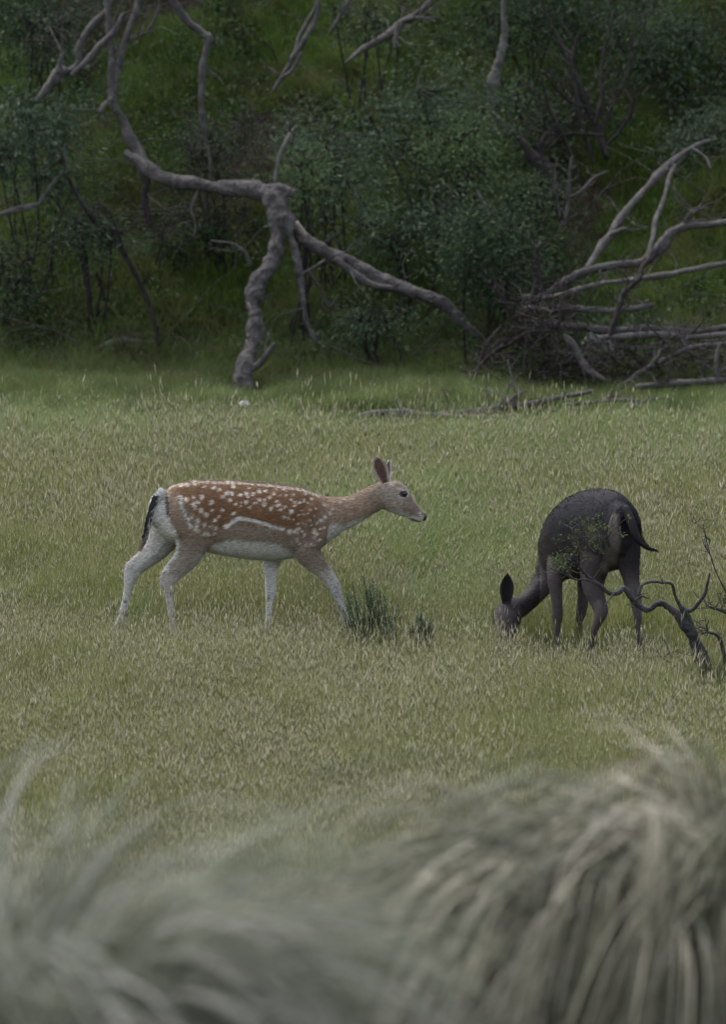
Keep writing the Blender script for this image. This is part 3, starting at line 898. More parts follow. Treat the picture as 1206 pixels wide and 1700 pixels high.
def dead_branch(name, label, cat, main, Y0, Y1=None, mat='bark', parts=(), twig=0, twl=0.35, group=None, seed=1, part_name='branch', nseg=10, rough=.10, stub=None, fuse=None):
    """main: pixel-traced stem; parts: list of (pts, Y0, Y1[, material]) built as child branches"""
    main_r = rows_Y(main, Y0, Y1)
    W = px(main_r)
    rng = np.random.default_rng(seed)
    base = Vector(W[0][:3])
    root = empty(name, base, label, cat, group)
    a = Acc(); S = tube(a, W, 5, rough, nseg, seed)
    alls = [S]
    if fuse:                     # the main arms grow out of the trunk as one smooth body
        for i in fuse:
            alls.append(tube(a, px(rows_Y(parts[i][0], parts[i][1], parts[i][2])), 5, rough, nseg, seed * 7 + i))
        me = finish_body(a, .011, 3); me.name = 'trunk'
        co, no = mesh_co_no(me)
        k = np.array([mnoise.noise(Vector((p[0] * 9, p[1] * 9, p[2] * 9))) * .016 + abs(mnoise.noise(Vector((p[0] * 30, p[1] * 30, p[2] * 18)))) * -.014 for p in co])
        me.vertices.foreach_set('co', (co + no * k[:, None]).astype(np.float32).ravel()); me.update()
        me.polygons.foreach_set('use_smooth', np.ones(len(me.polygons), dtype=bool))
        link('trunk', me, M[mat], root)
        parts = [p for i, p in enumerate(parts) if i not in fuse]
    else:
        link('stem', a.mesh('stem', True), M[mat], root)
    for i, pt in enumerate(parts):
        Wp = px(rows_Y(pt[0], pt[1], pt[2] if len(pt) > 2 else None))
        a = Acc(); Sp = tube(a, Wp, 5, rough, nseg, seed * 7 + i)
        link(part_name, a.mesh(part_name, True), M[pt[3] if len(pt) > 3 else mat], root)
        alls.append(Sp)
    if twig:
        a = Acc()
        for Sx in alls:
            twigs(a, Sx, max(1, twig // len(alls)), twl, rng, r0=min(.007, float(np.median(Sx[:, 3])) * .5))
        o = link('twig', a.mesh('twig', True), M[mat if mat != 'bark_pale' else 'bark'], root); tag(o, kind='stuff')
    if stub is not None:
        for (x, y, x2, y2, r, Yc) in stub:
            a = Acc(); tube(a, px([(x, y, r, Yc), ((x + x2) / 2, (y + y2) / 2, r, Yc), (x2, y2, r * .9, Yc)]), 2, .12, 8, 3)
            link('broken_stub', a.mesh('broken_stub', True), M['cut'], root)
    return root, alls

FT = [(404, 640, 18), (407, 612, 18), (414, 588, 16), (423, 560, 17), (424, 530, 14), (420, 502, 15), (428, 472, 18), (444, 445, 16), (458, 415, 17), (463, 380, 19), (462, 352, 22), (452, 330, 22), (425, 316, 18), (390, 313, 16), (345, 310, 13), (295, 303, 13), (258, 288, 13), (232, 268, 12), (210, 255, 9)]
dead_branch('fallen_tree', 'big arched fallen trunk of bare grey bark with its crook standing in the grass', 'fallen tree',
            FT, 37.75, 39.2, 'bark', [
    ([(462, 345, 20), (478, 372, 17), (503, 396, 14), (540, 420, 15), (590, 441, 15), (640, 468, 15), (700, 487, 13), (745, 512, 13), (772, 538, 11), (790, 556, 8)], 38.55, 38.4),
    ([(470, 362, 11), (482, 392, 9), (492, 430, 9), (500, 480, 8), (508, 530, 7), (524, 568, 4)], 38.45, 38.2),
    ([(415, 615, 8), (435, 600, 7), (455, 572, 5)], 37.8, 37.8),
    ([(560, 432, 8), (610, 470, 9), (650, 478, 6)], 38.4, 38.35),
    ([(440, 322, 14), (470, 318, 12), (484, 322, 8)], 38.65, 38.6),
    ([(330, 315, 5), (318, 345, 3.5), (325, 372, 2.5), (322, 390, 1.5)], 38.9, 38.8),
    ([(415, 440, 4), (408, 420, 4), (385, 405, 3), (352, 400, 2)], 38.35, 38.3),
    ([(505, 455, 4), (530, 440, 4), (548, 425, 4)], 38.6, 38.7),
    ([(512, 450, 3.5), (532, 480, 3.5), (546, 510, 3), (562, 490, 2)], 38.5, 38.5),
    ], twig=26, twl=.45, seed=2, nseg=16, rough=.09, fuse=(0, 1, 4), stub=[(494, 370, 508, 390, 4.5, 38.35), (413, 504, 416, 513, 2.5, 38.02), (409, 566, 413, 575, 2.5, 37.85)])
dead_branch('leaning_dead_tree', 'crooked dark dead tree rising from the left end of the arched trunk', 'dead tree',
            [(240, 292, 12), (232, 262, 12), (218, 235, 11), (207, 205, 9), (192, 178, 9), (184, 150, 9), (186, 110, 8), (186, 88, 8), (180, 50, 7), (178, 10, 7), (174, -50, 6), (160, -130, 5)], 39.25, 39.8, 'bark',
            [([(188, 155, 8), (198, 110, 8), (205, 75, 8), (222, 30, 8), (236, -20, 7), (250, -90, 5)], 39.5, 39.7),
             ([(184, 165, 6), (176, 172, 6), (167, 186, 5)], 39.35, 39.3, 'bark_pale'),
             ([(245, 300, 8), (240, 325, 10), (243, 350, 8), (250, 375, 5)], 39.2, 39.1, 'bark_dark'),
             ([(205, 70, 4), (240, 55, 4), (262, 20, 3), (270, -30, 3)], 39.6, 39.7)], twig=26, twl=.6, seed=3)
dead_branch('hanging_limb', 'smooth pale bare limb bent like an elbow hanging down at the top left', 'dead branch',
            [(235, -70, 7), (278, -12, 8), (310, 34, 9), (336, 55, 9), (347, 66, 10), (341, 90, 8), (337, 120, 8), (335, 165, 8), (337, 205, 8), (341, 232, 4), (348, 262, 3), (350, 300, 2.5)], 39.6, 39.3, 'bark', [], twig=6, twl=.3, seed=4)
dead_branch('crooked_limb', 'crooked bare limb zigzagging down towards the left edge at the top', 'dead branch',
            [(62, 168, 7), (80, 145, 10), (98, 122, 12), (118, 118, 9), (131, 104, 8), (130, 78, 8), (148, 50, 9), (168, 26, 8), (186, 2, 7), (205, -50, 6)], 39.3, 39.9, 'bark',
            [([(120, 125, 6), (145, 100, 7), (170, 72, 7), (190, 52, 7), (205, 25, 6)], 39.4, 39.7), ([(98, 118, 8), (102, 95, 5), (108, 86, 3)], 39.35, 39.4)], twig=18, twl=.5, seed=5)
dead_branch('broken_branch', 'broken pale branch with a bare fork at the left edge', 'dead branch',
            [(-20, 362, 6), (15, 352, 7), (40, 346, 8), (64, 340, 6), (74, 326, 6), (90, 303, 6), (106, 285, 5), (108, 262, 4), (106, 240, 2)], 39.3, 39.3, 'bark_pale',
            [([(108, 285, 3), (118, 310, 4), (128, 325, 4), (160, 360, 3)], 39.3, 39.4)], twig=8, seed=6, twl=.3)
dead_branch('fallen_branch', 'low curved bleached branch on the grass at left, below a thin leaning stem', 'dead branch',
            [(108, 622, 3), (130, 602, 5), (160, 582, 7), (195, 567, 8), (230, 567, 7), (262, 569, 6)], 38.9, 39.1, 'bark_pale',
            [([(175, 572, 4), (200, 560, 4), (250, 556, 4), (262, 560, 3)], 39.2, 39.2)], twig=5, seed=7, twl=.25)
dead_branch('weathered_log', 'short weathered log end lying in grass left of the arched trunk', 'log',
            [(278, 553, 7), (295, 550, 9), (312, 549, 9), (325, 551, 8)], 39.45, 39.4, 'bark_pale', [], seed=8)
dead_branch('leaning_sapling', 'thin dark leaning bare stem left of the arched trunk', 'sapling',
            [(263, 572, 4.5), (258, 545, 5), (250, 512, 5), (238, 480, 5.5), (225, 455, 5.5), (205, 420, 6), (186, 400, 5), (165, 380, 5), (140, 345, 4), (115, 300, 3.5), (104, 260, 3)], 39.0, 39.2, 'bark_dark',
            [([(225, 455, 4), (210, 430, 3), (200, 400, 3), (190, 370, 2)], 39.0, 39.0)], twig=16, twl=.5, seed=9)
dead_branch('dead_stub', 'small dark broken stub poking out of the bank at left', 'dead branch',
            [(182, 503, 4), (172, 492, 5), (166, 470, 5), (160, 452, 4)], 39.6, 39.5, 'bark_dark', [], seed=10)
dead_branch('dead_branch', 'slim grey dead stem forking upward at the top, above the middle of the arched trunk', 'dead branch',
            [(455, 150, 4), (480, 108, 5), (492, 88, 7), (508, 62, 6), (522, 38, 6), (528, 10, 5), (526, -40, 4)], 40.3, 40.6, 'bark',
            [([(492, 88, 5), (498, 60, 4), (520, 20, 4), (540, -20, 3)], 40.4, 40.6), ([(468, 130, 4), (485, 118, 4), (500, 90, 4)], 40.3, 40.3)], twig=10, seed=11)
dead_branch('dead_branch', 'thin faint dead stem slanting at the top, second from the slim forked one', 'dead branch',
            [(548, 55, 4), (562, 32, 4.5), (575, 10, 5), (592, -20, 4)], 40.9, 41.0, 'bark', [], twig=4, seed=12)
dead_branch('bare_limb', 'stout bare limb slanting up to the right at the top centre', 'dead branch',
            [(575, 104, 3), (600, 84, 7), (625, 70, 9), (650, 54, 9), (668, 38, 10), (690, 26, 8), (715, 2, 7), (740, -40, 6)], 40.2, 40.6, 'bark',
            [([(662, 40, 7), (658, 62, 5), (655, 80, 4)], 40.2, 40.1), ([(672, 34, 5), (700, 30, 4), (722, 36, 3)], 40.4, 40.4)], twig=12, seed=13)
dead_branch('leaning_branch', 'short grey branch leaning on the arched trunk from behind', 'dead branch',
            [(457, 305, 5), (460, 282, 5), (466, 255, 5), (478, 232, 5), (487, 215, 3)], 39.3, 39.5, 'bark_pale', [], twig=4, seed=14, twl=.25)
dead_branch('pale_trunk', 'pale bleached upright trunk among dark bushes at the upper right', 'dead tree',
            [(822, 215, 8), (820, 185, 10), (818, 155, 11), (820, 130, 11), (828, 105, 10), (834, 80, 9), (838, 50, 8), (836, 20, 7), (842, -40, 6), (850, -120, 5)], 41.0, 41.0, 'bark_pale',
            [([(820, 190, 5), (835, 205, 4), (846, 225, 3)], 40.9, 40.8)], twig=10, seed=15)
dead_branch('dark_stump', 'thick dark burnt-looking stump leaning left in the bushes at right', 'stump',
            [(936, 352, 15), (922, 322, 18), (906, 292, 19), (890, 268, 16), (874, 246, 11), (862, 230, 6)], 39.9, 39.9, 'bark_dark',
            [([(895, 270, 8), (898, 245, 6), (905, 225, 4)], 39.9, 39.9)], twig=10, seed=16)
dead_branch('bare_tree', 'bare dark many-stemmed small tree behind the stump at right', 'tree',
            [(1008, 262, 7), (998, 230, 8), (990, 205, 8), (975, 175, 8), (962, 140, 7), (948, 108, 6), (935, 80, 5), (915, 40, 4), (900, 0, 3), (890, -60, 3)], 40.7, 41.2, 'bark_dark',
            [([(1008, 258, 5), (1000, 225, 5), (1012, 190, 5), (1030, 150, 4), (1045, 110, 3), (1050, 60, 3)], 40.6, 41),
             ([(985, 270, 5), (975, 235, 5), (962, 200, 5), (955, 160, 4), (950, 110, 3), (960, 60, 3)], 40.6, 40.6),
             ([(990, 205, 5), (1000, 165, 5), (998, 130, 4), (1005, 80, 3), (1020, 20, 3)], 40.7, 41),
             ([(960, 300, 4), (950, 260, 4), (930, 215, 4), (912, 180, 3), (900, 130, 3)], 40.3, 40.3),
             ([(975, 180, 4), (950, 170, 4), (925, 150, 3), (905, 120, 3)], 40.6, 40.4),
             ([(1010, 240, 4), (1032, 215, 4), (1050, 180, 3), (1052, 140, 2)], 40.6, 40.6),
             ([(1000, 225, 4), (960, 222, 4), (920, 224, 3), (880, 215, 2)], 40.5, 40.2)], twig=64, twl=.55, seed=17)
dead_branch('thin_branch', 'thin pale branch slanting up right under the dark stump', 'dead branch',
            [(838, 378, 3), (862, 370, 5), (885, 352, 5), (905, 330, 6), (918, 316, 5), (925, 306, 3)], 39.6, 39.8, 'bark',
            [([(940, 330, 3), (965, 318, 4), (985, 296, 3), (1010, 285, 2)], 39.6, 39.9)], twig=4, seed=18)
dead_branch('short_pale_branch', 'short pale broken branch hanging in the bush left of the dark stump', 'dead branch',
            [(793, 318, 4), (805, 342, 5), (818, 370, 4)], 39.3, 39.3, 'bark_pale', [], seed=19)
dead_branch('upright_twigs', 'pair of thin upright grey stems below the many-stemmed tree', 'dead branch',
            [(938, 372, 4), (944, 335, 4), (946, 300, 4), (950, 262, 3)], 39.5, 39.6, 'bark', [([(930, 360, 3), (925, 325, 3), (915, 300, 2)], 39.5, 39.5)], twig=5, seed=20)
# the pile of dead branches at the right
PG = 'dead branches of the pile at the right'
def pile(label, main, Y0, Y1, mat='bark', parts=(), twig=13, seed=0, name='dead_branch'):
    dead_branch(name, label, 'dead branch', main, Y0, Y1, mat, parts, twig=twig, twl=.35, group=PG, seed=seed, nseg=10)
pile('thick long branch arching to the right edge, highest of the pile', [(880, 502, 8), (905, 490, 9), (935, 470, 10), (975, 450, 10), (1025, 440, 10), (1066, 436, 10), (1090, 418, 11), (1105, 402, 12), (1122, 384, 10), (1150, 374, 8), (1185, 373, 8), (1235, 362, 8)], 38.2, 38.2, 'bark',
     [([(1130, 382, 4), (1140, 365, 4), (1150, 350, 4)], 38.2, 38.2)], seed=31)
pile('forked branch slanting steeply up right out of the pile', [(976, 444, 7), (994, 416, 9), (1015, 388, 9), (1032, 360, 8), (1056, 332, 7), (1080, 306, 8), (1108, 276, 9), (1130, 258, 6), (1160, 240, 5), (1190, 232, 3)], 38.4, 40.0, 'bark',
     [([(1015, 390, 6), (1030, 382, 5), (1045, 380, 3)], 38.5, 38.5), ([(1076, 430, 5), (1085, 395, 6), (1090, 362, 6), (1104, 328, 5), (1112, 295, 5), (1120, 275, 4)], 38.15, 39.2), ([(1150, 246, 3), (1172, 262, 3), (1180, 280, 2)], 39.5, 39.3)], seed=32, twig=14)
pile('long straight bleached branch just below the thick arching one', [(870, 494, 6), (915, 493, 6), (958, 482, 7), (1000, 471, 6), (1050, 465, 6), (1110, 456, 7), (1160, 446, 6), (1225, 434, 5)], 38.0, 38.0, 'bark_pale', seed=33)
pile('straight horizontal pale branch in the middle of the pile', [(872, 512, 7), (910, 514, 8), (960, 513, 8), (1010, 516, 7), (1050, 512, 7), (1085, 506, 5)], 37.9, 38.0, 'bark_pale', seed=34)
pile('grey branch with a kink running level below the straight pale one', [(880, 530, 8), (915, 540, 9), (960, 544, 9), (1010, 549, 9), (1060, 546, 9), (1110, 548, 8), (1160, 550, 7), (1225, 540, 7)], 37.8, 37.9, 'bark', seed=35)
pile('long pale branch with flaking bark low in the pile', [(1000, 561, 6), (1050, 558, 8), (1100, 556, 8), (1150, 560, 7), (1225, 553, 6)], 37.6, 37.7, 'bark_pale', seed=36)
pile('crooked black branch zigzagging upright across the pile', [(1014, 556, 7), (1022, 530, 7), (1030, 505, 7), (1034, 490, 8), (1048, 476, 6), (1064, 462, 6), (1066, 445, 5), (1080, 430, 5)], 37.6, 37.9, 'bark_dark', seed=37, twig=8)
pile('short black upright hooked branch at the left end of the pile', [(870, 520, 9), (883, 495, 8), (893, 468, 8), (894, 440, 7), (891, 420, 7), (898, 406, 5)], 38.0, 38.0, 'bark_dark', seed=38)
pile('charred dark branch end poking up from the bush beside the pile', [(862, 560, 8), (857, 535, 7), (845, 512, 7), (832, 495, 6), (824, 478, 5)], 37.9, 37.9, 'bark_dark', seed=39)
pile('dark thin branch bowed down to the grass at the left foot of the pile', [(742, 680, 4), (764, 655, 5), (785, 625, 5), (808, 595, 5), (838, 574, 6), (872, 556, 5)], 37.3, 37.8, 'bark_dark', seed=40)
pile('curved grey branch with a thick root end between the stones', [(940, 560, 8), (955, 578, 9), (966, 600, 9), (985, 620, 8), (1006, 632, 6)], 37.5, 37.2, 'bark', seed=41)
pile('long dark ragged branch low at the right, over the grass', [(1005, 660, 4), (1040, 636, 6), (1075, 612, 7), (1110, 595, 7), (1150, 578, 7), (1225, 570, 6)], 37.2, 37.6, 'bark', [([(1080, 610, 6), (1095, 590, 6), (1110, 575, 5)], 37.3, 37.3)], seed=42, twig=16)
pile('level dark log in the grass at the lower right edge', [(1060, 642, 7), (1110, 638, 8), (1160, 634, 8), (1225, 630, 7)], 37.0, 37.0, 'bark', seed=43)
pile('short stick standing at the right edge above the grass', [(1200, 660, 5), (1194, 630, 6), (1190, 600, 5), (1194, 575, 4)], 37.0, 37.0, 'bark_pale', [([(1190, 620, 4), (1206, 612, 4), (1226, 606, 4)], 37, 37)], seed=44)
pile('longest grey branch lying along the grass in front of the pile', [(532, 712, 3), (570, 700, 5), (610, 688, 7), (660, 685, 9), (710, 690, 8), (760, 686, 8), (820, 680, 9), (870, 672, 7), (930, 660, 6), (985, 650, 4)], 35.4, 35.7, 'bark', [([(740, 690, 6), (800, 692, 6), (865, 692, 6)], 35.3, 35.3, 'bark_pale'), ([(815, 680, 5), (845, 665, 5), (865, 652, 4)], 35.5, 35.7)], seed=45, twig=16)
pile('shorter twiggy branch lying in the grass right of the longest one', [(940, 672, 5), (985, 668, 5), (1030, 665, 5), (1080, 668, 4)], 35.8, 35.8, 'bark', [([(985, 690, 4), (1030, 684, 4), (1065, 668, 3)], 35.5, 35.6)], seed=46, twig=10)
for (x, y, r, Y, lab) in ((953, 607, 20, 37.6, 'pale grey rounded stone under the branch pile, left of the other stone'), (995, 592, 30, 37.9, 'large blue-grey stone under the branch pile, right of the smaller one')):
    c = GP(x, y + r * .6); q = P(x, y, c.y); me = ball_mesh('stone', (0, 0, 0), r * c.y / F_PX, 1.3, 1.0, .75, 18)
    co, no = mesh_co_no(me)
    co = co * (1 + np.array([[mnoise.noise(Vector(p) * 14 + Vector((x, 0, 0))) * .45] for p in co]))
    me.vertices.foreach_set('co', co.astype(np.float32).ravel()); me.update()
    o = link('stone', me, M['stone']); o.location = (q.x, q.y, c.z + r * .5 * c.y / F_PX); tag(o, lab, 'stone')
q = GP(407, 690); me = ball_mesh('white_stone', (0, 0, 0), .036, 1.3, .8, .45, 12); o = link('white_stone', me, M['white']); o.location = (q.x, q.y - .3, q.z + .12)
tag(o, 'small white stone in the grass below the foot of the arched trunk', 'stone')
for i, (x, y) in enumerate(((118, 1016),)):
    a = Acc(); tube(a, px([(112, 1012, 3, 25.2), (120, 1022, 4, 25.1), (130, 1034, 4, 25.0), (134, 1042, 3, 24.95)]), 3, .1, 8, 5)
    o = link('broken_stick', a.mesh('broken_stick', True), M['bark_pale']); tag(o, 'short pale broken stick in the meadow left of the spotted deer', 'stick')

# foreground dead shrub at the right edge
fg_main = [(1186, 1172, 22), (1182, 1150, 20), (1176, 1125, 15), (1166, 1095, 14), (1157, 1070, 12), (1149, 1050, 12), (1138, 1036, 11), (1122, 1018, 9), (1104, 1004, 8), (1090, 1003, 7), (1078, 1012, 8), (1066, 1008, 7), (1052, 996, 7), (1036, 976, 6), (1028, 984, 6), (1012, 984, 5), (996, 972, 5), (982, 962, 4), (970, 950, 3.5), (958, 936, 3), (950, 926, 2.5)]
r_, al = dead_branch('dead_shrub', 'gnarled dead shrub at the right edge, its crooked arm reaching across the dark deer', 'shrub', fg_main, 22.95, 22.7, 'bark_fg',
    [([(1152, 1050, 8), (1142, 1025, 7), (1130, 1006, 5), (1121, 988, 4), (1116, 970, 3.5), (1100, 967, 3), (1080, 966, 3), (1064, 974, 3), (1060, 992, 2.5)], 22.9, 22.75),
     ([(1132, 1010, 5), (1146, 1014, 5), (1158, 1004, 5), (1170, 988, 4), (1175, 970, 3.5), (1179, 952, 2)], 22.9, 22.85),
     ([(1186, 1150, 15), (1194, 1125, 13), (1206, 1104, 13), (1222, 1080, 12), (1250, 1050, 10)], 22.95, 22.9),
     ([(1020, 985, 2.5), (1012, 995, 2), (1006, 1004, 1.2)], 22.7, 22.65),
     ([(1056, 996, 2.5), (1066, 990, 2), (1078, 994, 1.5)], 22.7, 22.7),
     ([(990, 970, 2.5), (975, 962, 2), (955, 962, 1.6), (935, 950, 1.2)], 22.7, 22.6),
     ([(962, 942, 2), (955, 920, 1.8), (962, 900, 1.5), (955, 880, 1.0)], 22.7, 22.65),
     ([(985, 962, 2), (1000, 940, 1.8), (1005, 915, 1.5), (1000, 895, 1)], 22.7, 22.6),
     ([(1206, 1100, 5), (1195, 1060, 4), (1180, 1050, 3), (1165, 1052, 2)], 22.9, 22.9),
     ([(1240, 1060, 6), (1210, 1020, 5), (1195, 1012, 4), (1180, 1008, 3)], 22.9, 22.85),
     ([(1240, 1030, 2.5), (1208, 985, 2), (1190, 950, 1.6), (1178, 915, 1.2), (1168, 870, .8)], 22.9, 22.8),
     ([(1150, 1120, 3), (1130, 1110, 2.2), (1105, 1095, 1.5), (1085, 1085, 1)], 22.9, 22.8)],
    twig=0, seed=60, nseg=12, rough=.09)
rng = np.random.default_rng(61)
a = Acc(); tips = []
for k, n in ((0, 10), (6, 8), (7, 10), (8, 10), (9, 8), (10, 8), (11, 5), (1, 3), (12, 5)):
    tips += [(k, t) for t in twigs(a, al[k], n, .16, rng, .0022, levels=2, lo=.55 if k else .88)]
o = link('twig', a.mesh('twig', True), M['bark_fg'], r_); tag(o, kind='stuff')

def leaf_arrays(C_, n_dir, L, Wd, rng, droop=.3):
    """one diamond leaf (2 triangles) per centre"""
    n = len(C_)
    d = n_dir + rng.normal(0, .55, (n, 3)); d[:, 2] -= droop
    d /= np.linalg.norm(d, axis=1, keepdims=True) + 1e-9
    up = rng.normal(0, 1, (n, 3)); s = np.cross(d, up); s /= np.linalg.norm(s, axis=1, keepdims=True) + 1e-9
    L_ = L * rng.uniform(.6, 1.3, (n, 1)); W_ = Wd * rng.uniform(.7, 1.3, (n, 1))
    nrm = np.cross(s, d)
    mid = C_ + d * L_ * .45
    V = np.stack([C_, mid + s * W_ + nrm * W_ * .3, C_ + d * L_, mid - s * W_ + nrm * W_ * .3], 1).reshape(-1, 3)
    b = np.arange(n)[:, None] * 4
    T = np.concatenate([b + [0, 1, 2], b + [0, 2, 3]], 1).reshape(-1, 3)
    tint = np.repeat(rng.uniform(0, 1, n), 4)
    return V, T, tint

cc = np.array([t for k, t in tips if k in (0, 6, 7, 8)])
cc = cc[rng.uniform(0, 1, len(cc)) < .6]; cc = np.repeat(cc, 6, axis=0) + rng.normal(0, .014, (len(cc) * 6, 3))
V, T, ti = leaf_arrays(cc, rng.normal(0, .5, cc.shape) + [0, 0, .8], .022, .004, rng)
o = link('leaves', np_mesh('leaves', V, T, False, tint=ti), M['sprig'], r_); tag(o, kind='stuff')

# ------------------------------------------------------------------ leafy shrubs and trees
def shrub(name, label, cat, cx, cy, rx, ry, Yc, leafmat, nclump=70, per=110, L=.05, W=.009, seed=0, base=None, group=None, stemmat='bark_dark', sig=.10, depth=None, hang=.3, nstem=6):
    rng = np.random.default_rng(seed); nclump = int(nclump * .8)
    c = np.array(P(cx, cy, Yc)); k = Yc / F_PX
    ax = np.array([rx * k, (depth or min(rx, ry) * k * .8), ry * k])
    if base is None:
        gx = c[0] + rng.uniform(-.2, .2) * ax[0]; gy = Yc + .1
        base = np.array([gx, gy, tz(gx, gy) - .05])
    root = empty(name, base, label, cat, group)
    # clump centres: uneven, more towards the outside
    u = rng.normal(0, 1, (nclump, 3)); u /= np.linalg.norm(u, axis=1, keepdims=True)
    rr = rng.uniform(.25, 1.0, (nclump, 1)) ** .6 * rng.uniform(.75, 1.12, (nclump, 1))
    cl = c + u * rr * ax
    g = terrain(cl[:, 0], cl[:, 1]); cl[:, 2] = np.maximum(cl[:, 2], g + .04)
    a = Acc()
    hubs = c + rng.normal(0, .35, (nstem, 3)) * ax
    hubs[:, 2] = np.maximum(hubs[:, 2], terrain(hubs[:, 0], hubs[:, 1]) + .1)
    for h in hubs:
        m = (base * .5 + h * .5) + rng.normal(0, .22, 3) * ax
        tube(a, np.array([(*base, .014), (*(base * .7 + m * .3 + rng.normal(0, .06, 3)), .012), (*m, .011), (*h, .008)]), 4, .08, 6, int(rng.integers(1e6)), .8)
    for q in cl:
        h = hubs[np.argmin(((hubs - q) ** 2).sum(1))]
        m = (h + q) / 2 + rng.normal(0, .05, 3)
        tube(a, np.array([(*h, .009), (*m, .007), (*q, .004)]), 2, .05, 4, int(rng.integers(1e6)), .2)
    o = link('stems', a.mesh('stems', True), M[stemmat], root)
    per = int(per * .85); n = nclump * per
    ci = rng.integers(0, nclump, n)
    cs = rng.uniform(.45, 1.9, nclump) * sig
    pos = cl[ci] + rng.normal(0, 1, (n, 3)) * cs[ci][:, None] * [1.2, 1.2, .8]
    d = (pos - cl[ci]); d /= np.linalg.norm(d, axis=1, keepdims=True) + 1e-6
    V, T, ti = leaf_arrays(pos, d * .7, L, W, rng, hang)
    ct = rng.uniform(0, .55, nclump)
    ti = np.clip(np.repeat(ct[ci], 4) + ti * .45, 0, .999)
    o = link('leaves', np_mesh('leaves', V, T, False, tint=ti), M[leafmat], root); tag(o, kind='stuff')
    return root

shrub('blue_green_bush', 'soft blue-green bush at the left edge below the crooked limb', 'bush', 55, 250, 105, 110, 39.6, 'leaf_blue', 45, 120, .075, .009, 1, sig=.13)
shrub('blue_green_bush', 'sparse blue-green bush left of the arched trunk, around the leaning sapling', 'bush', 150, 385, 80, 55, 39.2, 'leaf_blue', 30, 90, .06, .006, 2)
shrub('dark_bush', 'dark low bush at the left edge below the broken pale branch', 'bush', 10, 450, 60, 80, 39.4, 'leaf_dark', 30, 110, .05, .008, 3)
shrub('dark_bush', 'dark bush under the arched trunk, in its shade', 'bush', 330, 400, 100, 60, 40.2, 'leaf_dark', 26, 90, .055, .010, 4)
shrub('leafy_bush', 'leafy green bush behind the bend of the arched trunk', 'bush', 540, 260, 85, 95, 40.0, 'leaf_blue', 30, 100, .065, .010, 5)
shrub('spreading_bush', 'widest blue-green bush filling the upper centre of the bank', 'bush', 715, 215, 150, 115, 40.6, 'leaf_blue', 62, 110, .06, .011, 6, sig=.13)
shrub('spreading_bush', 'blue-green bush leaning over the right arm of the arched trunk', 'bush', 660, 360, 140, 70, 39.6, 'leaf_blue', 42, 100, .06, .010, 7, sig=.12)
shrub('dense_bush', 'dense dark bush at the left end of the branch pile', 'bush', 812, 440, 70, 110, 38.6, 'leaf_dark', 70, 130, .05, .009, 8)
shrub('low_bush', 'small sprawling bush hanging under the right arm of the arched trunk', 'bush', 625, 530, 75, 38, 38.75, 'leaf_blue', 22, 80, .05, .007, 9)
shrub('leafy_bush', 'tall leafy bush at the upper right corner', 'bush', 1120, 90, 130, 110, 41.9, 'leaf_blue', 48, 110, .065, .011, 10, sig=.13)
shrub('leafy_bush', 'leafy bush at the right edge above the branch pile', 'bush', 1185, 260, 75, 85, 40.9, 'leaf_blue', 40, 110, .06, .008, 11)
shrub('dark_bush', 'dark overhanging bush at the top right above the pale trunk', 'bush', 890, 40, 150, 60, 42.2, 'leaf_dark', 50, 110, .06, .011, 12, sig=.13)
shrub('dark_bush', 'dark tangled bush in the top left corner', 'bush', 50, 50, 120, 80, 41.0, 'leaf_dark', 40, 100, .06, .011, 13, sig=.13)
shrub('leafy_bush', 'leafy bush between the pale trunk and the many-stemmed tree', 'bush', 920, 200, 120, 90, 41.3, 'leaf_dark', 36, 100, .06, .010, 14, sig=.12)
shrub('fresh_bush', 'fresh green weedy bush below the spreading bush at centre', 'bush', 770, 250, 55, 90, 40.0, 'leaf_fresh', 30, 80, .05, .008, 15)
shrub('dark_bush', 'shadowy bush between the stump and the branch pile', 'bush', 870, 350, 70, 60, 39.7, 'leaf_dark', 40, 110, .05, .008, 16)
shrub('leafy_bush', 'thin bush around the foot of the hanging limb', 'bush', 355, 250, 70, 50, 40.2, 'leaf_dark', 30, 80, .05, .008, 17)
shrub('dark_bush', 'scrubby dark bush among the low branches of the pile', 'bush', 960, 590, 110, 40, 38.0, 'leaf_dark', 34, 60, .035, .007, 18)
shrub('leafy_bush', 'sparse bush in the top centre beside the bare limb', 'bush', 640, 30, 90, 50, 41.6, 'leaf_dark', 22, 80, .06, .010, 19)
shrub('tall_weed', 'tall fresh green weed right of the leaning branch behind the trunk', 'plant', 505, 290, 25, 45, 39.4, 'leaf_fresh', 14, 60, .08, .007, 20, hang=-.3)

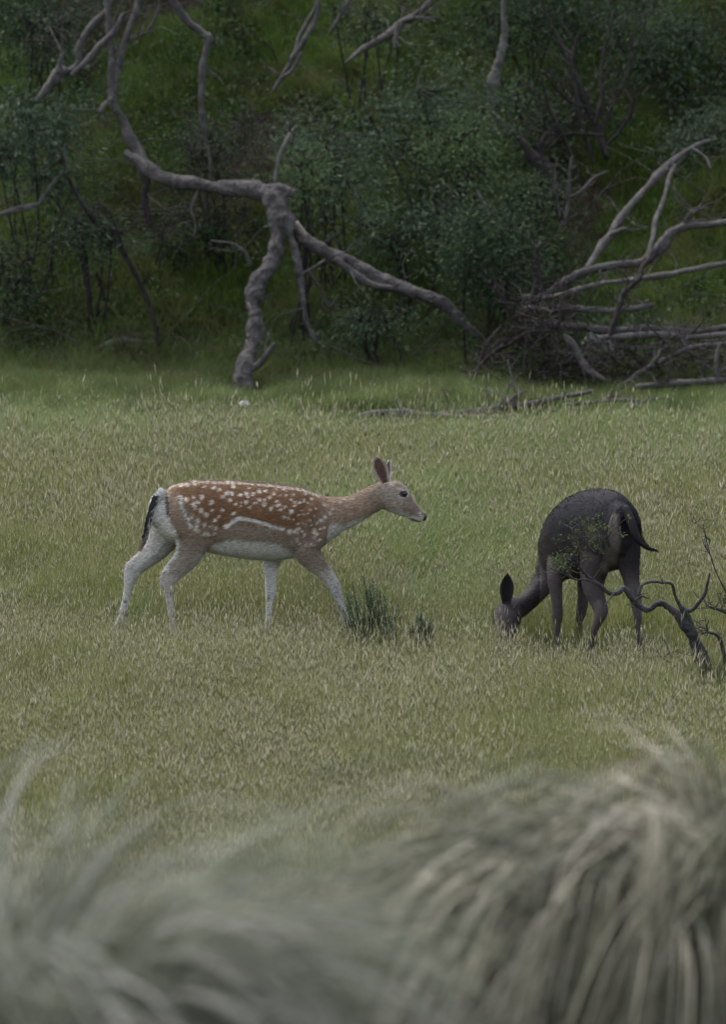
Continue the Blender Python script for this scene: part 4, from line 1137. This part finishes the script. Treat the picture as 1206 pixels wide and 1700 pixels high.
# overhanging trees whose crowns shade the bank: they root on the slope above the picture
def shade_tree(x, Y, h, rad, seed, label):
    rng = np.random.default_rng(seed)
    b = np.array([x, Y, tz(x, Y) - .1])
    root = empty('leafy_tree', b, label, 'tree', 'trees overhanging the bank')
    a = Acc(); W = [(*b, .16)]
    for i in range(1, 5):
        W.append((x + rng.normal(0, .12) * i, Y + rng.normal(0, .1) * i - .12 * i, b[2] + h * .7 * i / 4, .16 - .026 * i))
    S = tube(a, np.array(W), 4, .08, 10, seed); link('trunk', a.mesh('trunk', True), M['bark_dark'], root)
    a = Acc(); n = 60
    c = np.array([W[-1][0], W[-1][1] - .3, b[2] + h * .85])
    u = rng.normal(0, 1, (n, 3)); u /= np.linalg.norm(u, axis=1, keepdims=True)
    cl = c + u * rng.uniform(.4, 1, (n, 1)) * [rad, rad, rad * .5]
    for q in cl:
        h0 = S[int(rng.uniform(.5, 1) * (len(S) - 1)), :3]
        tube(a, np.array([(*h0, .045), (*((h0 + q) / 2 + rng.normal(0, .15, 3)), .028), (*q, .01)]), 3, .05, 5, 1, .3)
    link('limbs', a.mesh('limbs', True), M['bark_dark'], root)
    m = n * 130; ci = rng.integers(0, n, m)
    pos = cl[ci] + rng.normal(0, .32, (m, 3))
    V, T, ti = leaf_arrays(pos, rng.normal(0, .5, (m, 3)), .13, .035, rng)
    tag(link('crown', np_mesh('crown', V, T, False, tint=ti), M['leaf_dark'], root), kind='stuff')
for i, (x, Y, h, rad) in enumerate(((-4.0, 45.0, 4.2, 2.2), (0.1, 46.0, 4.4, 2.5), (3.9, 44.9, 4.4, 2.3))):
    shade_tree(x, Y, h, rad, 100 + i, ('leftmost', 'middle', 'rightmost')[i] + ' of the dark leafy trees rooted high on the bank above the bushes')

# small bushes in the meadow
def needle_bush(label, x, y, h_px, w_px, n, seed, lean=0):
    rng = np.random.default_rng(seed)
    g = GP(x, y); k = g.y / F_PX; H = h_px * k; Wd = w_px * k
    root = empty('small_bush', g, label, 'bush')
    a = Acc(); cen = []; dirs = []
    for i in range(n):
        th = rng.uniform(0, 2 * math.pi); sp = rng.uniform(0, 1) ** .7
        tip = np.array([g.x + lean * H + math.cos(th) * sp * Wd * .5, g.y + math.sin(th) * sp * Wd * .45, g.z + H * rng.uniform(.6, 1.05) * (1 - .35 * sp)])
        b = np.array(g) + [rng.normal(0, .03), rng.normal(0, .03), 0]
        m = b * .5 + tip * .5 + [math.cos(th) * sp * Wd * .12, math.sin(th) * sp * Wd * .12, -.03]
        S = catmull([(*b, .004), (*m, .003), (*tip, .0015)], 5)
        V, Fq, T = sweep_arrays(S[:, :3], S[:, 3], S[:, 3], (.3, -1, .1), 4, cap=False)
        a.add(V, np.vstack([quads_to_tris(Fq), T]))
        q = np.arange(110); j = rng.uniform(.22, 1, 110) * (len(S) - 1)
        j0 = np.minimum(j.astype(int), len(S) - 2); f = (j - j0)[:, None]
        pp = S[j0, :3] * (1 - f) + S[j0 + 1, :3] * f
        cen.append(pp + rng.normal(0, .006, pp.shape)); dirs.append(S[j0 + 1, :3] - S[j0, :3])
    link('stems', a.mesh('stems', True), M['bark_dark'], root)
    cen = np.vstack(cen); dirs = np.vstack(dirs); dirs /= np.linalg.norm(dirs, axis=1, keepdims=True)
    V, T, ti = leaf_arrays(cen, dirs * .55, .019, .0022, rng, -.1)
    tag(link('needles', np_mesh('needles', V, T, False, tint=ti), M['needle'], root), kind='stuff')
needle_bush('dark green feathery bush in front of the spotted deer\'s leading foot', 633, 1108, 175, 100, 56, 1, -.12)
needle_bush('smaller thin green bush right of the feathery one', 702, 1112, 120, 44, 34, 2)
needle_bush('low dark green tuft between the two deer, left of the grazing head', 792, 1010, 70, 34, 22, 3)
def fallen_twigs():
    rng = np.random.default_rng(94); a = Acc()
    for i in range(900):
        x = rng.uniform(-5.6, 5.6); y = foot(x) + rng.uniform(-.5, 8.5)
        L = rng.uniform(.25, 1.3); th = rng.uniform(0, 2 * np.pi); up = rng.uniform(-.1, .8) * L
        r = rng.uniform(.003, .010)
        p0 = np.array([x, y, tz(x, y) + rng.uniform(0, .12)]); pts = []
        for k in range(5):
            f = k / 4
            q = p0 + np.array([math.cos(th), math.sin(th) * .6, 0]) * L * f; q[2] = max(p0[2] + up * f, tz(q[0], q[1]) + .02)
            q = q + rng.normal(0, .035, 3) * (k > 0)
            pts.append((*q, r * (1 - .75 * f)))
        tube(a, np.array(pts), 2, .08, 5, i, .2)
    o = link('fallen_twigs', a.mesh('fallen_twigs', True), M['bark']); tag(o, 'thin dead twigs strewn over the bank under the bushes', kind='stuff')
fallen_twigs()
def brush_heap(name, label, boxes, n, seed, mat, rr=(.003, .008), LL=(.15, .6), Y=(37.2, 38.2)):
    rng = np.random.default_rng(seed); a = Acc()
    for i in range(n):
        x0, y0, x1, y1 = boxes[i % len(boxes)]
        p = np.array(P(rng.uniform(x0, x1), rng.uniform(y0, y1), rng.uniform(*Y)))
        d = rng.normal(0, 1, 3); d[2] *= .6; d /= np.linalg.norm(d); L = rng.uniform(*LL); r = rng.uniform(*rr); pts = []
        for k in range(4):
            q = p + d * L * (k / 3 - .5) + rng.normal(0, .03, 3); q[2] = max(q[2], tz(q[0], q[1]) + .01); pts.append((*q, r * (1 - .6 * k / 3)))
        tube(a, np.array(pts), 2, .08, 4, i, .2)
    o = link(name, a.mesh(name, True), M[mat]); tag(o, label, kind='stuff')
brush_heap('brushwood', 'dark dry twigs heaped under the branch pile at the right', [(800, 545, 930, 640), (900, 560, 1080, 650), (1020, 560, 1206, 620), (860, 480, 960, 560)], 460, 5, 'bark_dark')
brush_heap('brushwood', 'tangle of dark dry twigs hanging under the arched trunk', [(250, 300, 430, 400), (300, 180, 440, 310)], 200, 6, 'bark_dark', Y=(39.3, 40.0))
#=====STAGE2

# ------------------------------------------------------------------ grass, as instanced tufts on one object each
TPL = bpy.data.collections.new('grass_templates')

def blade_arrays(n, rng, h, hv, r, width, bend, nseg=4, lean=(0, 0)):
    """curved tapering blades; returns V, T, along, tint"""
    ang = rng.uniform(0, 2 * np.pi, n); rad = r * np.sqrt(rng.uniform(0, 1, n))
    bx, by = np.cos(ang) * rad, np.sin(ang) * rad
    H = h * (1 + hv * rng.normal(0, 1, n)).clip(.35, 1.9)
    th = rng.uniform(0, 2 * np.pi, n)
    bd = np.abs(rng.normal(0, bend, n)) + .05
    dx, dy = np.cos(th), np.sin(th)
    face = rng.uniform(0, 2 * np.pi, n); sx, sy = np.cos(face), np.sin(face)
    V = np.zeros((n, nseg * 2 + 1, 3)); al = np.zeros((n, nseg * 2 + 1))
    for i in range(nseg + 1):
        s = i / nseg
        a = bd * s * 1.0
        hor = H * (s * np.sin(a * .9)) ; ver = H * s * np.cos(a * .75)
        x = bx + dx * hor + lean[0] * H * s * s; y = by + dy * hor + lean[1] * H * s * s
        w = width * (1 - s ** 1.6) * .5
        if i < nseg:
            V[:, 2 * i] = np.stack([x - sx * w, y - sy * w, ver], 1); V[:, 2 * i + 1] = np.stack([x + sx * w, y + sy * w, ver], 1)
            al[:, 2 * i:2 * i + 2] = s
        else:
            V[:, -1] = np.stack([x, y, ver], 1); al[:, -1] = 1
    k = nseg * 2 + 1; T = []
    for i in range(nseg - 1):
        a = 2 * i; T += [(a, a + 1, a + 3), (a, a + 3, a + 2)]
    a = 2 * (nseg - 1); T.append((a, a + 1, a + 2))
    T = (np.arange(n)[:, None, None] * k + np.array(T)[None]).reshape(-1, 3)
    tint = np.repeat(rng.uniform(0, .999, n), k)
    tips = V[:, -1]; dirs = V[:, -1] - V[:, -3]
    return V.reshape(-1, 3), T, al.reshape(-1), tint, tips, dirs

def tuft(name, mat, n, h, r, width, bend, seed, seeds=0, seedh=1.25, hv=.25, nseg=4, lean=(0, 0), drymat=None, dry=0, seedlen=.035, seedw=.004):
    rng = np.random.default_rng(seed)
    parts = []
    V, T, al, ti, _, _ = blade_arrays(n, rng, h, hv, r, width, bend, nseg, lean); parts.append((V, T, al, ti, 0))
    if dry:
        V, T, al, ti, _, _ = blade_arrays(dry, rng, h * 1.05, hv, r, width * .8, bend * 1.2, nseg, lean); parts.append((V, T, al, ti, 1))
    if seeds:
        V, T, al, ti, tips, dirs = blade_arrays(seeds, rng, h * seedh, .18, r, width * .5, bend * .7, 4, lean); parts.append((V, T, al, ti, 1))
        d = dirs / (np.linalg.norm(dirs, axis=1, keepdims=True) + 1e-9); d = d + rng.normal(0, .16, d.shape) + [0, 0, .5]; d /= np.linalg.norm(d, axis=1, keepdims=True)
        L = seedlen * rng.uniform(.6, 1.4, seeds)[:, None]
        s1 = np.cross(d, [1, .3, 0]); s1 /= np.linalg.norm(s1, axis=1, keepdims=True); s2 = np.cross(d, s1)
        wd = seedw * rng.uniform(.6, 1.4, seeds)[:, None]
        q = tips - d * L * .15; m = q + d * L * .45
        V = np.stack([q, m + s1 * wd, m + (-.5 * s1 + .87 * s2) * wd, m + (-.5 * s1 - .87 * s2) * wd, q + d * L], 1).reshape(-1, 3)
        T = np.array([(0, 1, 2), (0, 2, 3), (0, 3, 1), (4, 2, 1), (4, 3, 2), (4, 1, 3)])
        T = (np.arange(seeds)[:, None, None] * 5 + T[None]).reshape(-1, 3)
        parts.append((V, T, np.ones(len(V)) * .5, np.repeat(rng.uniform(0, .999, seeds), 5), 2))
    off = 0; VV, TT, AA, II, MI = [], [], [], [], []
    for V, T, al, ti, mi in parts:
        VV.append(V); TT.append(T + off); AA.append(al); II.append(ti); MI.append(np.full(len(T), mi)); off += len(V)
    me = np_mesh(name, np.vstack(VV), np.vstack(TT), False, tint=np.concatenate(II))
    a = me.attributes.new('along', 'FLOAT', 'POINT'); a.data.foreach_set('value', np.concatenate(AA).astype(np.float32))
    me.materials.append(M[mat]); me.materials.append(M[drymat or 'g_dry']); me.materials.append(M['g_seed'])
    me.polygons.foreach_set('material_index', np.concatenate(MI).astype(np.int32))
    o = bpy.data.objects.new(name, me)
    TPL.objects.link(o)
    return o

def scatter(name, objs, pos, rot, scl, idx, label, mat):
    """one object whose points carry instanced tufts"""
    col = bpy.data.collections.new(name + '_tufts')
    for i, o in enumerate(objs):
        o.name = '%s_%02d' % (name, i)
        col.objects.link(o)
    me = bpy.data.meshes.new(name)
    me.vertices.add(len(pos)); me.vertices.foreach_set('co', np.asarray(pos, dtype=np.float32).ravel())
    for nm, typ, dat in (('rot', 'FLOAT_VECTOR', rot), ('scl', 'FLOAT_VECTOR', scl)):
        a = me.attributes.new(nm, typ, 'POINT'); a.data.foreach_set('vector', np.asarray(dat, dtype=np.float32).ravel())
    a = me.attributes.new('idx', 'INT', 'POINT'); a.data.foreach_set('value', np.asarray(idx, dtype=np.int32))
    me.update()
    o = link(name, me); tag(o, label, kind='stuff')
    ng = bpy.data.node_groups.new(name, 'GeometryNodeTree')
    ng.interface.new_socket('Geometry', in_out='INPUT', socket_type='NodeSocketGeometry')
    ng.interface.new_socket('Geometry', in_out='OUTPUT', socket_type='NodeSocketGeometry')
    gi = ng.nodes.new('NodeGroupInput'); go = ng.nodes.new('NodeGroupOutput')
    ci = ng.nodes.new('GeometryNodeCollectionInfo'); ci.inputs['Collection'].default_value = col
    ci.inputs['Separate Children'].default_value = True; ci.inputs['Reset Children'].default_value = True
    ip = ng.nodes.new('GeometryNodeInstanceOnPoints'); ip.inputs['Pick Instance'].default_value = True
    def attr(nm, dt):
        n = ng.nodes.new('GeometryNodeInputNamedAttribute'); n.data_type = dt; n.inputs['Name'].default_value = nm
        return n.outputs['Attribute']
    ng.links.new(gi.outputs[0], ip.inputs['Points']); ng.links.new(ci.outputs[0], ip.inputs['Instance'])
    ng.links.new(attr('idx', 'INT'), ip.inputs['Instance Index'])
    e2r = ng.nodes.new('FunctionNodeEulerToRotation')
    ng.links.new(attr('rot', 'FLOAT_VECTOR'), e2r.inputs[0]); ng.links.new(e2r.outputs[0], ip.inputs['Rotation'])
    ng.links.new(attr('scl', 'FLOAT_VECTOR'), ip.inputs['Scale'])
    ng.links.new(ip.outputs[0], go.inputs[0])
    md = o.modifiers.new('tufts', 'NODES'); md.node_group = ng
    return o

def vnoise(X, Y, s, seed):
    return np.array([mnoise.noise(Vector((x * s + seed, y * s, seed * .37))) for x, y in zip(X, Y)])

def wedge(n, Y0, Y1, rng, side=1.3, slope=.088):
    Y = rng.uniform(Y0, Y1, n * 2); hw = slope * Y + side
    keep = rng.uniform(0, 1, n * 2) < hw / (slope * Y1 + side)
    Y = Y[keep]; X = rng.uniform(-1, 1, len(Y)) * (slope * Y + side)
    return X, Y

def meadow():
    rng = np.random.default_rng(77)
    T_ = []
    for s in range(4): T_.append(tuft('a', 'g_green', 60, .145, .09, .0036, .30, 200 + s, seeds=5, seedh=1.3, dry=12, seedlen=.026, seedw=.0012))        # 0-3 short green
    for s in range(4): T_.append(tuft('b', 'g_green', 42, .13, .09, .0034, .32, 210 + s, seeds=18, seedh=1.4, dry=26, seedlen=.028, seedw=.0012))        # 4-7 strawy with heads
    for s in range(4): T_.append(tuft('c', 'g_long', 64, .20, .10, .0048, .6, 220 + s, seeds=1, seedh=1.1, dry=5, nseg=5, lean=(.22, 0)))                 # 8-11 long soft
    for s in range(3): T_.append(tuft('d', 'g_green', 30, .16, .07, .0036, .30, 230 + s, seeds=12, seedh=1.55, dry=16, seedlen=.045, seedw=.0015))         # 12-14 tall seed heads
    X, Y = wedge(30000, 9.5, 38.9, rng)
    # thin out nearer the camera is not needed: same density everywhere
    m = Y < foot(X) - 3.0 + .3 * np.sin(X * 2.3) + .35 * np.sin(X * 5.1 + 1) + rng.normal(0, 1.0, len(Y)).clip(-2, 1.9)
    X, Y = X[m], Y[m]
    n = len(X)
    n1 = vnoise(X, Y, .55, 3.0); n2 = vnoise(X, Y, 1.6, 9.0); n3 = vnoise(X, Y * .6, .9, 21.0)
    straw = sstep(-.02, .5, n1 + n2 * .5 + .55 * sstep(27.5, 23.5, Y) - .35 * sstep(27, 31, Y) - .25 * sstep(21.5, 19, Y))
    longp = sstep(30.5, 33.5, Y + n3 * 3.5)
    # dense lush clumps between and behind the deer
    for (px_, py_, r_) in ((650, 925, .75), (1120, 780, .8), (760, 1010, .35), (420, 760, .6)):
        g = P(px_, py_, 26.5); g = GP(px_, py_)
        longp = np.maximum(longp, .75 * np.exp(-(((X - g.x) / r_) ** 2 + ((Y - g.y) / (r_ * 1.8)) ** 2)))
    tall = sstep(.0, .35, n3) * .6 + .2
    r = rng.uniform(0, 1, n)
    idx = np.where(r < longp, 8 + rng.integers(0, 4, n), np.where(rng.uniform(0, 1, n) < straw, 4 + rng.integers(0, 4, n), rng.integers(0, 4, n)))
    t2 = (idx < 8) & (rng.uniform(0, 1, n) < tall * .5)
    idx = np.where(t2, 12 + rng.integers(0, 3, n), idx)
    s = rng.uniform(.7, 1.35, n) * (1 + .25 * n2) * (1.14 + .26 * sstep(24, 28, Y)) * (1 + .4 * vnoise(X, Y * .8, 4.0, 41.0))
    # short and trampled where the deer stand, so their feet show as they do
    for (px_, Yd, rx) in ((240, 24.2, .5), (445, 24.5, .35), (590, 24.2, .35), (930, 23.9, .4), (1020, 23.5, .55)):
        gx = (px_ - 603) / F_PX * Yd
        s *= 1 - (.66 if px_ > 800 else .5) * np.exp(-(((X - gx) / rx) ** 2 + ((Y - Yd) / .5) ** 2))
    s *= 1 - .58 * sstep(31.5, 35.0, Y)
    s *= 1 - .5 * np.exp(-(((X + .93) / .2) ** 2 + ((Y - 35.0) / .5) ** 2))
    tallcut = (idx >= 12) & (Y > 33.0)
    idx = np.where(tallcut, rng.integers(0, 4, n), idx)
    s *= 1 - .72 * ((X > -.6) & (X < 2.6) & (Y > 33.3) & (Y < 35.9))
    s *= 1 - .7 * np.exp(-(((X - 1.8) / .35) ** 2 + ((Y - 22.4) / .5) ** 2))
    rot = np.stack([rng.normal(0, .07, n), rng.normal(.04, .07, n), rng.uniform(0, 2 * np.pi, n)], 1)
    longi = (idx >= 8) & (idx < 12)
    rot[longi, 2] = rng.normal(0, .8, longi.sum())
    pos = np.stack([X, Y, terrain(X, Y) - .005], 1)
    scl = np.stack([s * 1.05, s * 1.05, s * rng.uniform(.8, 1.2, n)], 1)
    # taller lush clumps standing out of the sward
    cl = [GP(a, b_) for a, b_ in ((640, 960), (600, 940), (680, 985), (730, 960), (250, 930), (215, 960), (320, 960), (380, 960), (1110, 850), (1150, 830), (820, 880), (520, 790), (300, 770), (100, 820), (60, 900), (900, 790), (1000, 770), (450, 1000), (790, 1000))]
    cx = np.concatenate([[c.x for c in cl], rng.uniform(-4.2, 4.2, 90)]); cy = np.concatenate([[c.y for c in cl], rng.uniform(24.5, 31.5, 90)])
    k = 11; ex = np.repeat(cx, k) + rng.normal(0, .13, len(cx) * k); ey = np.repeat(cy, k) + rng.normal(0, .16, len(cx) * k)
    keep = ~((np.abs(ey - 24.1) < .9) & (ex < 2.0) & (ex > -1.6) & (ey < 24.8)); ex, ey = ex[keep], ey[keep]; ne = len(ex)
    es = rng.uniform(.9, 1.45, ne)
    pos = np.vstack([pos, np.stack([ex, ey, terrain(ex, ey)], 1)]); scl = np.vstack([scl, np.stack([es * .9, es * .9, es], 1)])
    rot = np.vstack([rot, np.stack([rng.normal(0, .15, ne), rng.normal(0, .15, ne), rng.uniform(0, 6.28, ne)], 1)]); idx = np.concatenate([idx, 8 + rng.integers(0, 4, ne)])
    scatter('meadow_grass', T_, pos, rot, scl, idx, 'seeding green and straw-coloured meadow grass', None)

def bank_cover():
    rng = np.random.default_rng(78)
    T_ = []
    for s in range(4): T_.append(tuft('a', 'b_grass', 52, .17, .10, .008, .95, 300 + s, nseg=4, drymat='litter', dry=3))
    for s in range(3): T_.append(tuft('b', 'litter', 10, .07, .12, .006, 1.6, 310 + s, nseg=3, drymat='litter', dry=34))
    for s in range(3):                                                      # broad-leaved herbs
        rg = np.random.default_rng(320 + s)
        c = rg.normal(0, 1, (46, 3)) * [.09, .09, .04]; c[:, 2] = np.abs(c[:, 2]) + .02
        V, T, ti = leaf_arrays(c, rg.normal(0, .6, c.shape) + [0, 0, .3], .05, .012, rg, .1)
        me = np_mesh('h', V, T, False, tint=ti); me.materials.append(M['b_leaf'])
        T_.append(bpy.data.objects.new('h', me))
    for s in range(3): T_.append(tuft('e', 'b_lush_shade', 56, .13, .10, .006, .7, 340 + s, nseg=4, drymat='litter'))  # bank-foot tufts with the canopy shade put into their green
    X, Y = wedge(26000, 33.6, 48.0, rng, 1.6)
    m = Y > foot(X) - 4.6 + np.abs(rng.normal(0, .8, len(Y)))
    X, Y = X[m], Y[m]; n = len(X)
    n1 = vnoise(X, Y, .9, 5.0); n2 = vnoise(X, Y, 2.2, 15.0); n3 = vnoise(X, Y, 1.3, 31.0)
    d = Y - foot(X)
    green = sstep(-.15, .2, n1 + .15 + .6 * sstep(1.6, .4, d))
    r = rng.uniform(0, 1, n)
    idx = np.where(r < green, rng.integers(0, 4, n), 4 + rng.integers(0, 3, n))
    idx = np.where(rng.uniform(0, 1, n) < sstep(-.1, .3, n3) * .5 * sstep(-.3, .6, d), 7 + rng.integers(0, 3, n), idx)
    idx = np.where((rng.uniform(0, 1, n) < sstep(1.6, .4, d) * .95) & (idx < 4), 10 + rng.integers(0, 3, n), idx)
    s = rng.uniform(.7, 1.35, n) * (1 + .3 * n2) * (1 + .25 * sstep(1.2, .2, d)) * (1 - .4 * sstep(.3, -.6, d))
    rot = np.stack([rng.normal(.25, .2, n), rng.normal(0, .2, n), rng.normal(0, .9, n)], 1)
    s *= 1 - .65 * ((X > -.5) & (X < 2.5) & (Y > 34.3) & (Y < 35.9))
    s *= 1 - .6 * np.exp(-(((X + 1.0) / .3) ** 2 + ((Y - 37.2) / .6) ** 2))
    pos = np.stack([X, Y, terrain(X, Y)], 1)
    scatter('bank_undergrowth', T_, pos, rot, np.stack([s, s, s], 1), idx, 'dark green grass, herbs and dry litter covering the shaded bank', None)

meadow()
bank_cover()
#=====STAGE3

# ------------------------------------------------------------------ foreground tussocks
def tussock(label, x, Y, z_lift, n_lock, per, L, seed, mat, bias=(0, 0), th1=(1.6, 2.5), rbase=.16, wid=.004, spread=.018, group='blurred tussocks in the foreground', up=(.05, .6), turn=(.1, 1.1), tv=.14, wind=0.0):
    rng = np.random.default_rng(seed)
    base = np.array([x, Y, tz(x, Y) + z_lift])
    root_name = 'tussock_grass'
    ns = 13
    ph = rng.uniform(0, 2 * np.pi, n_lock)
    ph = np.arctan2(np.sin(ph) + bias[1], np.cos(ph) + bias[0])
    rb = rbase * np.sqrt(rng.uniform(0, 1, n_lock))
    t0 = rng.uniform(up[0], up[1], n_lock); t1 = rng.uniform(th1[0], th1[1], n_lock)
    LL = L * rng.uniform(.5, 1.05, n_lock)
    tint_l = rng.uniform(0, 1, n_lock) ** 1.1
    li = np.repeat(np.arange(n_lock), per); n = len(li)
    p = np.stack([np.cos(ph[li]) * rb[li], np.sin(ph[li]) * rb[li], 0 * rb[li]], 1) + rng.normal(0, spread, (n, 3)) * [1, 1, .3]
    a = ph[li] + rng.normal(0, .15, n); q0 = t0[li] + rng.normal(0, .04, n); q1 = t1[li] + rng.normal(0, .10, n); l = LL[li] * rng.uniform(.75, 1.1, n)
    W = wid * rng.uniform(.6, 1.4, n)
    ta = np.clip(turn[0] + rng.normal(0, tv * .5, n_lock), 0, turn[0] + .05)[li]; tb = np.clip(turn[1] + rng.normal(0, tv, n_lock), turn[1] - .25, turn[1] + .12)[li]
    side = np.stack([-np.sin(a), np.cos(a), 0 * a], 1)
    side = side * np.cos(.5 * rng.normal(0, 1, n))[:, None] + np.stack([0 * a, 0 * a, np.sin(.5 * rng.normal(0, 1, n))], 1)
    wl = rng.uniform(.4, 1.6, n_lock)[li] * rng.uniform(.8, 1.2, n)
    V = np.zeros((n, ns * 2, 3)); cur = p.copy()
    for i in range(ns):
        s = i / (ns - 1); th = q0 + (q1 - q0) * sstep(0, 1, (s - ta) / (tb - ta))
        w = (W * (1 - s ** 2.2) * .5 + .0003)[:, None]
        bl = np.stack([-wind * l * s * s * wl, 0 * l, 0 * l], 1)
        V[:, 2 * i] = cur - side * w + bl; V[:, 2 * i + 1] = cur + side * w + bl
        cur = cur + np.stack([np.cos(a) * np.sin(th), np.sin(a) * np.sin(th), np.cos(th)], 1) * (l / (ns - 1))[:, None]
    T = []
    for i in range(ns - 1): T += [(2 * i, 2 * i + 1, 2 * i + 3), (2 * i, 2 * i + 3, 2 * i + 2)]
    T = (np.arange(n)[:, None, None] * (ns * 2) + np.array(T)[None]).reshape(-1, 3)
    ti = np.repeat(np.clip(tint_l[li] * .85 + rng.uniform(0, .15, n), 0, .999), ns * 2)
    V = V.reshape(-1, 3)
    me = np_mesh(root_name, V, T, False, tint=ti)
    o = link(root_name, me, M[mat]); o.location = base
    return tag(o, label, 'grass tussock', group)

def at(x, y, Y):
    return P(x, y, Y).x

tussock('largest tussock, pale straw blades drooping over dark gaps at the lower right', at(1070, 1500, 8.8), 8.8, .20, 270, 22, 1.28, 1, 'tussock', bias=(-.05, -.6), th1=(2.6, 3.1), rbase=.28, up=(.1, 1.0), wid=.0052, spread=.022, turn=(.08, .55), wind=.12)
tussock('tussock at the bottom right corner with blades hanging straight down', at(1290, 1500, 8.8), 8.8, .24, 210, 22, 1.35, 2, 'tussock', bias=(-.1, -.5), th1=(2.7, 3.1), rbase=.24, up=(.0, .8), wid=.0052, spread=.022, turn=(.1, .55), wind=.16)
tussock('loose greyish tussock at the bottom centre', at(640, 1700, 6.8), 6.8, -.25, 26, 18, .55, 3, 'tussock_grey', bias=(-.3, -.2), th1=(1.9, 2.8), rbase=.25, wid=.005, up=(.2, 1.0))
tussock('wispy grey tussock at the left edge, its upper blades standing', at(-130, 1400, 6.5), 6.5, .30, 170, 22, 1.0, 4, 'tussock_grey', bias=(.2, -.3), th1=(2.1, 2.9), rbase=.32, up=(.05, .8), wid=.005, turn=(.2, .95), spread=.03)
tussock('tussock at the bottom left corner with silvery blades swept right', at(-40, 1640, 6.0), 6.0, .2, 60, 22, .75, 5, 'tussock', bias=(.9, -.2), th1=(2.2, 2.9), rbase=.14, up=(.3, .9), wid=.005, spread=.02, turn=(.1, .8))
tussock('flattened straw tussock left of the bottom centre', at(230, 1600, 7.4), 7.4, .06, 80, 16, .6, 6, 'tussock_grey', bias=(0, -.2), th1=(1.9, 2.8), rbase=.3, up=(.2, 1.0), wid=.005, turn=(.15, .9), spread=.03)
tussock('thin pale tussock behind the largest one', at(880, 1350, 10.4), 10.4, .0, 50, 16, .7, 7, 'tussock', bias=(-.1, 0), th1=(1.6, 2.6), rbase=.25, wid=.0045)
tussock('green-grey tussock in the gap at the centre of the foreground', at(460, 1500, 8.8), 8.8, -.05, 30, 14, .5, 8, 'tussock_grey', bias=(-.1, 0), th1=(1.5, 2.5), rbase=.3, wid=.0045)
